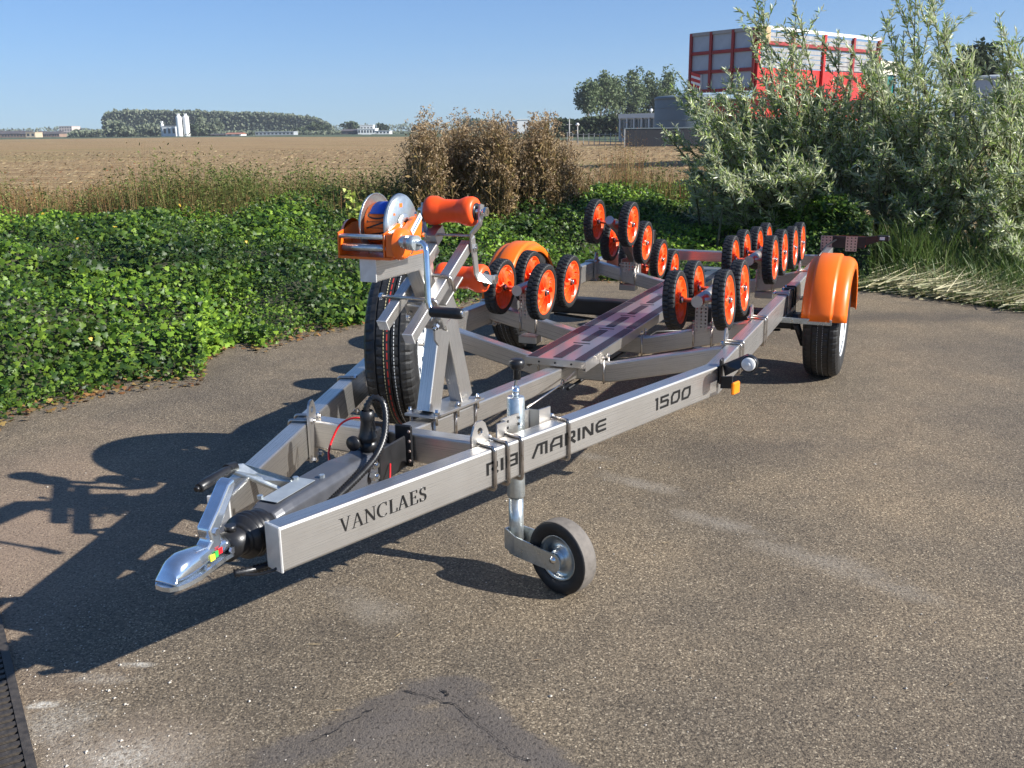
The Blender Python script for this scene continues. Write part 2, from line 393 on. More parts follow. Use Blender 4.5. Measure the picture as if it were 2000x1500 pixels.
    pit = noise(t, p, 120, 2, .5); c = mixc(t, 1., c, ramp(t, pit, [(.32, (.42, .40, .38)), (.44, (1, 1, 1))]), 'MULTIPLY'); c = mixc(t, 1., c, (1.12, 1.15, 1.19), 'MULTIPLY')
    t.links.new(c, b.inputs['Base Color'])
    t.links.new(ramp(t, n1, [(.3, (.62,)*3), (.7, (.88,)*3)]), b.inputs['Roughness']); b.inputs['Specular IOR Level'].default_value = .35
    h = mixc(t, .5, pit, n1); bump(t, b, h, 1., .006)
    return m
front_px = [(-900, 1290), (-300, 960), (-120, 870), (40, 812), (130, 790), (200, 762), (300, 748), (395, 742), (398, 705), (470, 668), (510, 682), (600, 652), (720, 632), (900, 597), (1040, 566), (1150, 549), (1270, 549), (1400, 553), (1560, 560), (1700, 566), (1850, 582), (2000, 606), (2300, 650)]
front = [G(u, v) for u, v in front_px]
asph = [(q.x, max(q.y+.7, 0)) for q in front]; asph = asph[:7]+[(asph[7][0]-.3, asph[10][1]+.3), (asph[10][0], asph[10][1]+.3)]+asph[11:]
outer = [(30, front[-1].y-.5), (30, -25), (-30, -25), (-30, 1.0)]
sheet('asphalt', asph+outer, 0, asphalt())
dark = simple('crack_filler', (.012, .010, .009), .8)
for k, pth in enumerate(([(790, 1352), (840, 1362), (862, 1372), (890, 1378), (920, 1405), (950, 1428), (980, 1450), (1000, 1475), (1045, 1490)], [(862, 1349), (880, 1362)], [(610, 1450), (660, 1425), (700, 1402), (735, 1382)])):
    pts = []; 
    for i in range(len(pth)-1):
        for j in range(6): 
            q = Vector(pth[i]).lerp(Vector(pth[i+1]), j/6); pts.append(G(q.x+random.uniform(-2.5, 2.5), q.y+random.uniform(-2, 2)))
    V = []; 
    for i, q in enumerate(pts):
        wd = random.uniform(.0006, .0022)*(1 if k != 1 else 2.5); V += [(q.x, q.y-wd, .003), (q.x, q.y+wd, .003)]
    me = bpy.data.meshes.new('asphalt_crack'); me.from_pydata(V, [], [(2*i, 2*i+2, 2*i+3, 2*i+1) for i in range(len(pts)-1)]); me.materials.append(dark)
    o = bpy.data.objects.new('asphalt_crack', me); C.objects.link(o); tag(o, kind='structure')

# ---- land and field
def landmat():
    m, t, b = newmat('meadow_ground'); p = wpos(t); n = noise(t, p, .03, 5); n2 = noise(t, p, 1.5, 4)
    c = ramp(t, n, [(.35, (.035, .055, .016)), (.65, (.065, .085, .028))]); c = mixc(t, .5, c, ramp(t, n2, [(.3, (.6, .6, .6)), (.7, (1.3, 1.3, 1.2))]), 'MULTIPLY'); t.links.new(c, b.inputs['Base Color']); b.inputs['Roughness'].default_value = .9; return m
def fieldmat():
    m, t, b = newmat('stubble_field'); p = wpos(t)
    mp = t.nodes.new('ShaderNodeMapping'); mp.inputs['Rotation'].default_value = (0, 0, math.radians(-16)); mp.inputs['Scale'].default_value = (.12, 1.1, 1); t.links.new(p, mp.inputs[0])
    mp2 = t.nodes.new('ShaderNodeMapping'); mp2.inputs['Rotation'].default_value = (0, 0, math.radians(-16)); mp2.inputs['Scale'].default_value = (2.2, 7, 1); t.links.new(p, mp2.inputs[0])
    n1 = noise(t, mp.outputs[0], 1, 5, .65); n2 = noise(t, mp2.outputs[0], 1, 4, .7); n3 = noise(t, p, .045, 4); n4 = noise(t, p, 14, 3, .7)
    c = ramp(t, n1, [(.30, (.14, .085, .045)), (.5, (.24, .16, .082)), (.66, (.37, .275, .145))])
    c = mixc(t, ramp(t, n2, [(.5, (0, 0, 0)), (.68, (1, 1, 1))]), c, (.44, .345, .20))
    c = mixc(t, .55, c, ramp(t, n4, [(.3, (.5, .48, .46)), (.7, (1.4, 1.35, 1.3))]), 'MULTIPLY')
    g = mixc(t, ramp(t, n3, [(.52, (0, 0, 0)), (.64, (.7, .7, .7))]), (0, 0, 0), ramp(t, n1, [(.45, (0, 0, 0)), (.6, (1, 1, 1))]))
    c = mixc(t, g, c, (.16, .17, .06)); t.links.new(c, b.inputs['Base Color']); b.inputs['Roughness'].default_value = .95; b.inputs['Specular IOR Level'].default_value = .1
    bump(t, b, n4, .8, .05); return m
sheet('ground', [(-4000, -200), (4000, -200), (4000, 8000), (-4000, 8000)], -.06, landmat())
sheet('field', [(-260, 9), (80, 9), (95, 66), (14, 78), (-20, 200), (-90, 300), (-260, 300)], -.03, fieldmat())
# loose stalks on the stubble
n = 26000; y = 10+58*rng.random(n)**1.6; x = -y*.62+rng.random(n)*y*(1.0); P = np.stack([x, y, np.full(n, -.02)], 1)
keep = (x < 12); P = P[keep]; n = len(P); a = rng.normal(-.25, .5, n); D = np.stack([np.cos(a), np.sin(a), rng.uniform(0, .5, n)], 1)
V, F = diamonds(P, D, rnd(n)+np.array([0, -.6, 1]), rng.uniform(.05, .17, n)*(1+P[:, 1]/90), rng.uniform(.006, .016, n)*(1+P[:, 1]/30))
straw = foliage('maize_straw', [(.24, .16, .08), (.38, .28, .15), (.46, .36, .20), (.18, .11, .06)], .8, .1)
tag(np_obj('field_straw', V, F, straw), 'pale maize straw strewn over the brown stubble field', 'straw', kind='stuff')

# ---- drain channel at the left edge
dg = empty('drain_grate', G(-20, 1430), 0); tag(dg, 'worn cast iron slotted drain grate let into the asphalt at the bottom left corner', 'drain')
a, b_ = G(2, 1240), G(62, 1500); dd = (b_-a).normalized(); dn = Vector((dd.y, -dd.x, 0)); 
if dn.x > 0: dn = -dn
o0 = a-dd*.5
M['iron'] = simple('cast_iron', (.085, .072, .06), .62, .5, .35, 60, .4)
def bar(p, q, wd, z0, z1, name, mat='iron', par=dg):
    e = (q-p); t = e.normalized(); n_ = Vector((-t.y, t.x, 0))*wd/2; mb = MB()
    mb.prism([p-n_+Vector((0, 0, z0)), q-n_+Vector((0, 0, z0)), q+n_+Vector((0, 0, z0)), p+n_+Vector((0, 0, z0))], (0, 0, z1-z0))
    mb.v = [v-Vector(dg.location) for v in mb.v]; lo = sum((v for v in mb.v), Vector())/len(mb.v); mb.v = [v-lo for v in mb.v]
    o = bpy.data.objects.new(name, mb.mesh(name, M[mat])); C.objects.link(o); o.parent = par; o.location = lo; return o
M['pit'] = simple('drain_dark', (.02, .017, .014), .9)
bar(o0-dn*0, o0+dd*1.6, .018, .0015, .010, 'grate_frame'); bar(o0+dn*.16, o0+dd*1.6+dn*.16, .018, .0015, .010, 'grate_frame')
bar(o0+dn*.08, o0+dd*1.6+dn*.08, .145, .001, .003, 'drain_bed', 'pit')
for k in range(60):
    p = o0+dd*(.02+k*.0262); bar(p+dn*.010, p+dn*.152-dd*.008, .0145, .003, .0085, 'grate_bar')

# ---- ivy bank
ridge_px = [(-900, 520), (-300, 450), (-120, 444), (40, 440), (130, 432), (200, 427), (300, 421), (395, 416), (430, 413), (500, 408), (540, 404), (600, 400), (700, 393), (880, 387), (1040, 386), (1150, 384), (1270, 372), (1400, 362), (1560, 400), (1700, 430)]
nf = len(ridge_px); ridge = [G(u, v, .46) for u, v in ridge_px]; fr_ = front[:nf]
def bank_h(s, t, x, y):
    prof = .02+.44*math.sin(min(1, t*1.05)*PI/2)**1.2 if t <= 1 else .46*max(0, 1-(t-1)/.35*.8)
    nz = mnoise.noise(Vector((x*1.3, y*1.3, 0)))*.13+mnoise.noise(Vector((x*3.1, y*3.1, 5)))*.09+mnoise.noise(Vector((x*8, y*8, 9)))*.02
    return max(0, prof+nz*min(1, t*5))
def bank_pt(s, t):
    i = min(nf-2, int(s)); f = s-i; a = fr_[i].lerp(fr_[i+1], f); b = ridge[i].lerp(ridge[i+1], f); return a.lerp(Vector((b.x, b.y, 0)), t)
V = []; NS, NT = (nf-1)*10, 40
for i in range(NS+1):
    for j in range(NT+1):
        s, t = i/10*.9999, j/NT*1.4; p = bank_pt(s, t); V.append((p.x, p.y, bank_h(s, t, p.x, p.y)-.035))
ii, jj = np.meshgrid(np.arange(NS), np.arange(NT), indexing='ij'); k = (ii*(NT+1)+jj).ravel()
soil = simple('leaf_litter_soil', (.040, .042, .018), .95, 0, .5, 20, .5)
tag(np_obj('earth_bank', np.array(V), [np.stack([k, k+NT+1, k+NT+2, k+1], 1)], soil, smooth=True), kind='structure')
# sample leaves evenly by ground area
areas = []; 
for i in range(nf-1):
    for j in range(14):
        p = bank_pt(i+.5, (j+.5)/10); wdt = (bank_pt(i+.999, (j+.5)/10)-bank_pt(i, (j+.5)/10)).length; hgt = (bank_pt(i+.5, (j+1)/10)-bank_pt(i+.5, j/10)).length
        dens = 1. if 2 <= i <= 19 else .4
        if j >= 11: dens *= .4
        areas.append((i, j, wdt*hgt*dens))
ar = np.array([q[2] for q in areas]); pr_ = ar/ar.sum(); NI = 165000
ch = rng.choice(len(areas), NI, p=pr_); P = np.zeros((NI, 3)); 
rs_ = rng.random((NI, 3)).tolist(); aij = [(q[0], q[1]) for q in areas]
for k in range(NI):
    i, j = aij[ch[k]]; s = i+rs_[k][0]*.9999; t = (j+rs_[k][1])/10; p = bank_pt(s, t); P[k] = (p.x, p.y, bank_h(s, t, p.x, p.y)+rs_[k][2]**1.5*.10-.02)
keep = rng.random(NI) < np.array([.75+.25*min(1, max(0, (mnoise.noise(Vector((q[0]*2.2, q[1]*2.2, 21)))+.5))*1.6) for q in P.tolist()])
P = P[keep]; n = len(P)
Nn = rnd(n)*.75+np.array([.15, -.35, .95]); D = rnd(n)+np.array([0, -.5, -.35])
szn = np.array([mnoise.noise(Vector((q[0]*1.7, q[1]*1.7, 44))) for q in P.tolist()]); V, F = ivy_leaves(P, D, Nn, rng.uniform(.017, .039, n)*(1+np.clip(szn, -.4, .6)*.9))
ivm = foliage('ivy_leaf', [(.018, .045, .007), (.036, .085, .010), (.090, .185, .018), (.18, .31, .028), (.30, .45, .045), (.050, .115, .013)], .45, .30, .3, (.10, .15, .03), (.9, (.018, .042, .009)))
tag(np_obj('ivy', V, F, ivm), 'glossy green ivy covering the low bank along the asphalt', 'ivy', kind='stuff')
# dead reddish leaves along the rim of the asphalt
n = 1200; s = rng.random(n)*(nf-1.001); P = np.array([tuple(bank_pt(q, rng.uniform(-.03, .06))) for q in s]); P[:, 2] = rng.uniform(.002, .02, n)
V, F = ivy_leaves(P, rnd(n)*np.array([1, 1, .2]), rnd(n)*.5+np.array([0, 0, 1]), rng.uniform(.012, .034, n))
tag(np_obj('dead_leaves', V, F, foliage('dead_leaf', [(.10, .04, .015), (.22, .10, .03), (.30, .20, .06), (.06, .035, .02)], .7, .1)), 'withered brown leaves along the edge of the asphalt', 'leaves', kind='stuff')
# yellow leaves dotted in the ivy
n = 16; s = 2+rng.random(n)*14; P = []
for q in s:
    t = rng.uniform(.05, 1); p = bank_pt(q, t); P.append((p.x, p.y, bank_h(q, t, p.x, p.y)+.08))
V, F = ivy_leaves(np.array(P), rnd(n), rnd(n)*.5+np.array([0, -.5, 1]), rng.uniform(.018, .03, n))
tag(np_obj('yellow_leaves', V, F, foliage('yellow_leaf', [(.65, .40, .03), (.75, .55, .08)], .5, .2)), 'scattered yellow autumn leaves lying in the ivy', 'leaves', kind='stuff')
# climbing yellow-green runners on top
n = 300; bases = [(835, 350, 9.1), (820, 372, 9.0), (680, 372, 8.6), (690, 390, 8.6), (1000, 340, 9.8)]
PP = []; 
for u, v, D_ in bases:
    for k in range(26):
        f = k/26; q = W(u+math.sin(f*4)*9+random.uniform(-7, 7), v+f*42+random.uniform(-3, 3), D_); PP.append(tuple(q))
P = np.array(PP); n = len(P); V, F = ivy_leaves(P, rnd(n)+np.array([0, 0, .3]), rnd(n)*.6+np.array([0, -.7, .6]), rng.uniform(.025, .05, n))
tag(np_obj('bramble_shoots', V, F, foliage('young_leaf', [(.28, .34, .05), (.42, .48, .10), (.18, .25, .04)], .5, .3)), 'pale yellow green young shoots rising above the ivy ridge', 'shoots', kind='stuff')

# ---- rough grass and weeds behind the bank
def stalks(n, xy, h, lean, leafn, leafL, stemw):
    P = np.concatenate([xy, np.zeros((n, 1))], 1); D = rnd(n)*lean+np.array([0, 0, 1]); D = nrm(D); bend = rnd(n)*np.array([1, 1, 0])*.12
    parts = [ribbons(P, D, bend, h, np.full(n, stemw), 3)]
    if leafn:
        k = rng.integers(0, n, n*leafn); t = rng.uniform(.1, 1, n*leafn)[:, None]; L_ = h[k][:, None]
        Q = P[k]+D[k]*L_*t+bend[k]*L_*t*t; m_ = len(Q)
        parts.append(diamonds(Q, rnd(m_)*np.array([1, 1, .6])+np.array([0, 0, .25]), rnd(m_)+np.array([0, 0, .4]), rng.uniform(.4, 1, m_)*leafL, rng.uniform(.25, .5, m_)*leafL*.6))
    return parts
def strip_xy(n, u0, u1, d0, d1):
    u = rng.uniform(u0, u1, n); d = rng.uniform(d0, d1, n)
    return np.array([((w_:=W(a, 400, b)).x, b) for a, b in zip(u, d)])
gw = foliage('weed_green', [(.045, .075, .016), (.09, .13, .028), (.17, .17, .05), (.09, .075, .03)], .7, .2, .2)
gb_ = foliage('weed_brown', [(.14, .08, .035), (.24, .155, .07), (.36, .26, .13), (.22, .07, .035), (.22, .20, .07)], .8, .2, .1)
pg_ = []; pb_ = []
for (u0, u1, d0, d1, n, hlo, hhi, g) in ((-80, 800, 8.8, 11.5, 10500, .25, .68, 1), (360, 520, 9.3, 11.0, 900, .5, .88, 1), (440, 510, 9.3, 10.6, 300, .65, .92, 1), (540, 800, 9.3, 11, 1500, .45, .86, 1), (1100, 1420, 10.5, 13, 900, .4, .8, 1), (-80, 800, 8.8, 11.2, 4200, .35, .72, 2), (180, 380, 8.8, 10.8, 900, .45, .78, 1), (-80, 220, 8.7, 11, 1100, .4, .8, 2), (1120, 1420, 10.4, 13, 1500, .4, .85, 2), (-80, 360, 8.6, 11, 800, .4, .80, 0), (210, 270, 8.6, 9.4, 60, .6, .85, 0), (-60, 60, 8.3, 9.5, 90, .5, .75, 0), (360, 800, 9.4, 12, 380, .5, .85, 0), (1100, 1420, 10.8, 14, 420, .5, .9, 0), (1180, 1250, 10.6, 11.6, 110, .75, 1.0, 0)):
    xy = strip_xy(n, u0, u1, d0, d1); sc_ = np.array([1+.55*mnoise.noise(Vector((a*1.1, b*.6, 7)))+.25*mnoise.noise(Vector((a*4, b*2, 3))) for a, b in xy.tolist()]); (pg_ if g == 1 else pb_).extend(stalks(n, xy, rng.uniform(hlo, hhi, n)*sc_, .22 if g else .15, 9 if g == 1 else 5 if g == 2 else 9, .055 if g == 1 else .035, .006))
V, F = join(pg_); tag(np_obj('rough_grass', V, F, gw), 'green rough grass and weeds between the ivy and the field', 'weeds', kind='stuff')
V, F = join(pb_); tag(np_obj('dry_weeds', V, F, gb_), 'thin brown seeded weed stems standing between the ivy and the field', 'weeds', kind='stuff')

# ---- brown thistle clumps in the middle
def children_part(name, V, F, mat, root, smooth=False):
    return np_obj(name, np.asarray(V)-np.array(root.location), F, mat, root, None, smooth)
th_stem = foliage('thistle_stem', [(.12, .075, .032), (.19, .13, .055), (.27, .19, .085), (.12, .115, .035)], .8, .12, .1)
th_head = foliage('thistle_down', [(.25, .165, .09), (.35, .25, .145), (.50, .39, .25), (.17, .11, .06)], .9, .3, .1)
clumps = [((800, 850), 9.3, .34, (222, 250), 170, 'brown seeded thistle clump at the left end of the row behind the winch'),
          ((850, 925), 9.7, .34, (222, 245), 190, 'brown seeded thistle clump second from the left behind the bow rollers'),
          ((925, 1000), 9.5, .34, (220, 245), 200, 'tall rounded brown thistle clump in the middle of the row'),
          ((1028, 1082), 9.6, .26, (218, 238), 150, 'narrow tallest brown thistle clump right of the middle gap'),
          ((1075, 1125), 10.2, .30, (265, 320), 130, 'low brown thistle clump at the right end of the row')]
for (u0, u1), Dd, rad, (v0, v1), ns, lab in clumps:
    base = W((u0+u1)/2, 400, Dd); base.z = 0; root = empty('thistle_clump', base); tag(root, lab, 'thistle', 'brown thistle clumps behind the ivy bank')
    VS = []; stems = []; heads = []
    u = rng.normal((u0+u1)/2, (u1-u0)*.36, ns); mid = (u0+u1)/2; f = np.clip(1-np.abs(u-mid)/((u1-u0)/2+22)*.7, .1, 1)
    for k in range(ns):
        tip = W(u[k], 0, Dd+rng.uniform(-rad, rad)); zt_ = CH+(253-rng.uniform(v0, v1))/FPX*Dd; zt_ = zt_*(.60+.40*f[k]**.4)*rng.uniform(.62, 1.06)
        b0_ = np.array([base.x+(tip.x-base.x)*.8+rng.normal(0, .05), tip.y+rng.normal(0, .05), 0]); t_ = np.array([tip.x, tip.y, zt_]); stems.append((b0_, t_))
    b_ = np.array([q[0] for q in stems]); t_ = np.array([q[1] for q in stems]); dv = t_-b_; Lh = np.linalg.norm(dv, axis=1)
    ps = [ribbons(b_, dv, rnd(ns)*.04, Lh, np.full(ns, .013), 4)]
    m_ = ns*16; kk = rng.integers(0, ns, m_); tt = rng.uniform(.25, .9, m_)[:, None]; Q = b_[kk]+dv[kk]*tt
    ps.append(ribbons(Q, rnd(m_)*np.array([1, 1, .4])*.8+np.array([0, 0, 1.]), rnd(m_)*.1, rng.uniform(.08, .24, m_), np.full(m_, .006), 2))
    m_ = ns*20; kk = rng.integers(0, ns, m_); tt = rng.uniform(.05, .85, m_)[:, None]; Q = b_[kk]+dv[kk]*tt+rnd(m_)*.03
    ps.append(diamonds(Q, rnd(m_)+np.array([0, 0, -.3]), rnd(m_), rng.uniform(.04, .11, m_), rng.uniform(.012, .03, m_)))
    V, F = join(ps); children_part('stems', V, F, th_stem, root)
    nh = ns*8; kk = rng.integers(0, ns, nh); tt = 1-rng.random(nh)[:, None]**1.5*.5; C0 = b_[kk]+dv[kk]*tt+rnd(nh)*.07*np.array([1, 1, .7]); m_ = nh*11
    Q = np.repeat(C0, 11, 0)+rng.normal(0, .011, (m_, 3)); V, F = diamonds(Q, rnd(m_), rnd(m_), rng.uniform(.014, .034, m_), rng.uniform(.008, .016, m_))
    children_part('seed_heads', V, F, th_head, root)

# ---- willow shrubs on the right
w_leaf = foliage('willow_leaf', [(.15, .24, .04), (.27, .38, .08), (.44, .53, .17), (.66, .70, .36), (.19, .30, .055), (.80, .78, .58)], .36, .36, .5, (.50, .53, .36))
w_bark = simple('willow_bark', (.13, .12, .06), .8, 0, .3, 20, .3)
def willow(lab, base_px, base_D, tips, seed, nsub=10, lowfill=0):
    global rng
    r2 = np.random.default_rng(seed); base = W(base_px[0], 500, base_D); base.z = 0
    root = empty('willow_shrub', base); tag(root, lab, 'willow', 'silvery willow shrubs at the edge of the yard')
    segs = []; LP = []; LD = []; LL = []; mb = MB()
    for (u, v, D_) in tips:
        tip = np.array(W(u, v, D_)); b = np.array([base.x+r2.normal(0, .30)+(tip[0]-base.x)*.35+.12*tip[2], base.y+r2.normal(0, .22), 0.]); Lh = np.linalg.norm(tip-b)
        mid = b*.45+tip*.55+np.array([0, 0, .10*Lh])+r2.normal(0, .07, 3)*Lh; pts = []
        for i in range(11):
            t = i/10; pts.append((1-t)**2*b+2*t*(1-t)*mid+t*t*tip)
        pts = np.array(pts); mb.tube([tuple(q) for q in pts[::2]], [.013*(1-k/5.5)+.0015 for k in range(6)], 5, False)
        twigs = [(pts, 1.)]
        for k in range(nsub):
            t0 = r2.uniform(.22, .92); i = int(t0*9.9); p0 = pts[i]; d = pts[i+1]-pts[i]; d = d/np.linalg.norm(d)
            dd_ = d*.75+r2.uniform(-1, 1, 3)*.62+np.array([0, 0, .25]); dd_ /= np.linalg.norm(dd_); l_ = r2.uniform(.22, .60)*min(1.1, Lh*.45)*(1.15-t0*.6)
            bv_ = r2.normal(0, .22, 3)+np.array([-.12, 0, .05]); q = np.array([p0+dd_*l_*s+bv_*l_*s*s for s in np.linspace(0, 1, 5)]); twigs.append((q, .6)); mb.tube([tuple(z) for z in q[::2]], [.004, .0025, .001], 4, False)
        for q, wgt in twigs:
            seg = np.linalg.norm(np.diff(q, axis=0), axis=1).sum(); nl = int(seg/.0082) if wgt < 1 else int(seg*.75/.011)
            tt = r2.uniform(.12 if wgt < 1 else .28, 1, nl); ii_ = tt*(len(q)-1); i0 = np.minimum(ii_.astype(int), len(q)-2); f = (ii_-i0)[:, None]
            pos = q[i0]*(1-f)+q[i0+1]*f; ax = q[i0+1]-q[i0]; ax = ax/np.linalg.norm(ax, axis=1, keepdims=True)
            LP.append(pos); LD.append(ax*.9+r2.uniform(-1, 1, (nl, 3))*.95+np.array([-.15, 0, .05])); LL.append(r2.uniform(.035, .082, nl))
    P = np.vstack(LP); D = np.vstack(LD); L_ = np.concatenate(LL); n = len(P); V, F = leaves(P, D, np.random.default_rng(seed+1).uniform(-1, 1, (n, 3)), L_, L_*.185, .12)
    children_part('foliage', V, F, w_leaf, root)
    mb.v = [v-base for v in mb.v]; o = bpy.data.objects.new('branches', mb.mesh('branches', w_bark)); C.objects.link(o); o.parent = root
    return n
def tipset(rs, spec):
    out = []
    for u0, u1, v0, v1, d0, d1, n in spec:
        for _ in range(n): out.append((rs.uniform(u0, u1), rs.uniform(v0, v1), rs.uniform(d0, d1)))
    return out
rs = random.Random(5)
nl = willow('wide silvery willow shrub leaning left in front of the red farm trailer', (1590, 500), 9.2,
    [(1292, 248, 9.0), (1300, 262, 9.2), (1312, 170, 9.3), (1322, 140, 9.2), (1335, 165, 9.3), (1345, 195, 9.1), (1480, 14, 9.2), (1475, 45, 9.1), (1462, 60, 9.3), (1545, -12, 9.0), (1555, 15, 9.1), (1530, 50, 9.1), (1590, 62, 9.2), (1500, 95, 9.0), (1405, 195, 9.1), (1425, 160, 9.2), (1440, 140, 9.3)] +
    tipset(rs, [(1330, 1400, 220, 330, 8.5, 9.6, 12), (1380, 1480, 180, 300, 8.4, 9.8, 16), (1480, 1600, 110, 260, 8.5, 9.8, 22), (1560, 1700, 150, 300, 8.5, 9.8, 30), (1640, 1740, 150, 260, 8.6, 9.6, 18), (1300, 1450, 380, 470, 8.8, 9.8, 14), (1380, 1560, 150, 260, 8.8, 9.8, 12), (1400, 1600, 280, 400, 7.9, 9.2, 20), (1560, 1700, 300, 430, 8.0, 9.0, 14), (1330, 1450, 330, 430, 8.6, 9.8, 10)]), 21)
nl += willow('tall silvery willow shrub in the middle right, taller than the farm trailer', (1790, 500), 9.0,
    [(1722, 22, 9.0), (1735, -30, 9.1), (1750, 10, 8.9), (1790, -40, 8.9), (1812, -60, 9.0), (1830, -20, 9.0), (1850, 40, 8.9), (1765, 60, 8.8), (1700, 90, 9.0), (1715, 120, 9.1), (1870, 90, 8.9), (1810, 20, 8.8)] +
    tipset(rs, [(1680, 1780, 120, 260, 8.3, 9.4, 16), (1760, 1880, 110, 260, 8.2, 9.3, 15), (1690, 1900, 230, 400, 7.8, 9.0, 34), (1700, 1900, 380, 470, 7.7, 8.5, 16)]), 33)
nl += willow('silvery willow shrub at the right edge of the yard beside the dark grey tank', (1985, 500), 8.3,
    [(1952, 32, 8.4), (1960, 62, 8.3), (1945, 90, 8.4), (1990, 95, 8.2), (2010, 60, 8.2), (1925, 130, 8.4), (2040, 80, 8.2), (1975, 130, 8.2)] +
    tipset(rs, [(1860, 2000, 170, 320, 7.8, 8.8, 22), (1940, 2080, 150, 300, 7.5, 8.5, 14), (1860, 2060, 320, 460, 7.2, 8.2, 22), (1900, 2060, 440, 520, 7.0, 7.7, 12)]), 45)
# green and dry grass at the foot of the willows
n = 5200; u = rng.uniform(1655, 2080, n); fy = np.interp(u, [1560, 1700, 1850, 2000, 2300], [7.15, 6.95, 6.55, 6.1, 5.5]); d = fy+rng.random(n)**1.4*1.5
P = np.array([(W(a, 500, b).x, b, 0) for a, b in zip(u, d)]); hh = .08+.34*np.clip((d-fy)/1.2, 0, 1)
V, F = ribbons(P, rnd(n)*.5+np.array([0, -.15, 1]), rnd(n)*np.array([1, 1, .4])*.4-np.array([0, 0, .15]), hh*rng.uniform(.6, 1.3, n), rng.uniform(.006, .013, n), 4)
parts_ = [(V, F)]
n = 260; u = rng.normal(1768, 28, n); P = np.array([(W(a, 500, 7.6).x, 7.6+rng.normal(0, .2), 0) for a in u])
parts_.append(ribbons(P, rnd(n)*.35+np.array([-.1, -.1, 1]), rnd(n)*np.array([1, 1, 0])*.35+np.array([.05, -.1, -.25]), rng.uniform(.4, .75, n), rng.uniform(.008, .015, n), 5))
V, F = join(parts_); tag(np_obj('tall_grass', V, F, foliage('reed_grass', [(.05, .10, .02), (.09, .15, .03), (.15, .21, .06), (.12, .13, .05)], .5, .3)), 'long green grass at the foot of the willow shrubs', 'grass', kind='stuff')
n = 1000; u = np.concatenate([rng.uniform(1665, 2060, 600), rng.normal(1820, 60, 400)]); fy = np.interp(u, [1560, 1700, 1850, 2000, 2300], [7.05, 6.85, 6.45, 6.0, 5.4]); d = fy+rng.random(n)*.55
P = np.array([(W(a, 500, b).x, b, 0) for a, b in zip(u, d)]); P[:, 2] = rng.uniform(.005, .09, n); a = rng.normal(.35, .45, n)
V, F = ribbons(P, np.stack([np.cos(a), np.sin(a)*.5, rng.uniform(-.05, .22, n)], 1), rnd(n)*np.array([.1, .1, .05]), rng.uniform(.12, .55, n), rng.uniform(.004, .011, n), 3)
tag(np_obj('cut_reed_stalks', V, F, foliage('dry_reed', [(.22, .20, .08), (.38, .34, .18), (.52, .47, .30), (.16, .19, .06)], .6, .15)), 'cut pale reed stalks lying along the right edge of the asphalt', 'straw', kind='stuff')
# single straws and stones on the asphalt
P = []; A = []
for u, v, a, L_ in ((595, 1258, 0, .045), (1170, 905, .5, .03), (1182, 915, 0, .035), (1196, 912, .6, .02), (1205, 985, .1, .03), (1420, 945, .4, .03), (1035, 1290, .2, .03), (770, 1245, 1, .03), (640, 1388, .1, .04), (1290, 1060, .2, .03), (1600, 935, .1, .03), (1850, 1340, .6, .03), (1720, 680, .2, .06)):
    P.append(tuple(G(u, v, .004))); A.append((a, L_))
P = np.array(P); A = np.array(A); n = len(P); V, F = diamonds(P, np.stack([np.cos(A[:, 0]), np.sin(A[:, 0]), np.zeros(n)], 1), np.tile([0., 0., 1.], (n, 1)), A[:, 1], np.full(n, .0035))
tag(np_obj('loose_straws', V, F, straw), 'single dry straws lying loose on the asphalt', 'straw', kind='stuff')
mb = MB(); rs = random.Random(2)
for k in range(420):
    u, v = rs.uniform(-20, 2000), rs.uniform(880, 1510)
    if k < 170: u, v = rs.gauss(190, 120), rs.uniform(1180, 1500)
    q = G(u, v); r = rs.uniform(.0012, .0032) if k % 14 else rs.uniform(.003, .0055)
    pts = [Vector((rs.uniform(.7, 1.2)*x, rs.uniform(.7, 1.2)*y, rs.uniform(.6, 1)*z))*r for x, y, z in ((1, 0, 0), (-1, 0, 0), (0, 1, 0), (0, -1, 0), (0, 0, .8), (0, 0, -.4))]
    mb.add([q+p+Vector((0, 0, r*.4)) for p in pts], [(0, 2, 4), (2, 1, 4), (1, 3, 4), (3, 0, 4), (2, 0, 5), (1, 2, 5), (3, 1, 5), (0, 3, 5)])
me = mb.mesh('grit', simple('pale_grit', (.48, .43, .36), .8, 0, .3, 300)); o = bpy.data.objects.new('grit', me); C.objects.link(o); tag(o, 'pale grit and small stones scattered on the asphalt', 'grit', kind='stuff')

# ============================================================ FAR THINGS
def lobj(name, mb, mat, root, label=None, parent=None):
    o_ = Vector(root.location)+(Vector(parent.location) if parent else Vector())
    lo = [min(v[i] for v in mb.v) for i in range(3)]; hi = [max(v[i] for v in mb.v) for i in range(3)]; c = Vector([(a+b)/2 for a, b in zip(lo, hi)])
    mb.v = [v-c for v in mb.v]; o = bpy.data.objects.new(name, mb.mesh(name, mat)); C.objects.link(o); o.parent = parent or root; o.location = c-o_
    if label: o['label'] = label
    return o
m_redp = simple('red_frame_paint', (.26, .020, .018), .5, 0, .2, 6); m_panel = simple('galvanised_panel', (.34, .40, .46), .5, .1, .1, 3)
m_red2 = simple('bright_red_panel', (.50, .026, .020), .45, 0, .1, 3); m_slat = simple('aluminium_slat', (.30, .295, .285), .45, .1, .15, 5); m_alu = simple('pale_rail', (.75, .76, .76), .4, .1, .05)
m_blk = simple('chassis_black', (.02, .02, .022), .6); m_cream = simple('cream_paint', (.74, .70, .55), .5, 0, .05); m_green = simple('green_glass', (.02, .16, .15), .15, 0, .1); m_board = simple('plywood', (.42, .30, .16), .7)
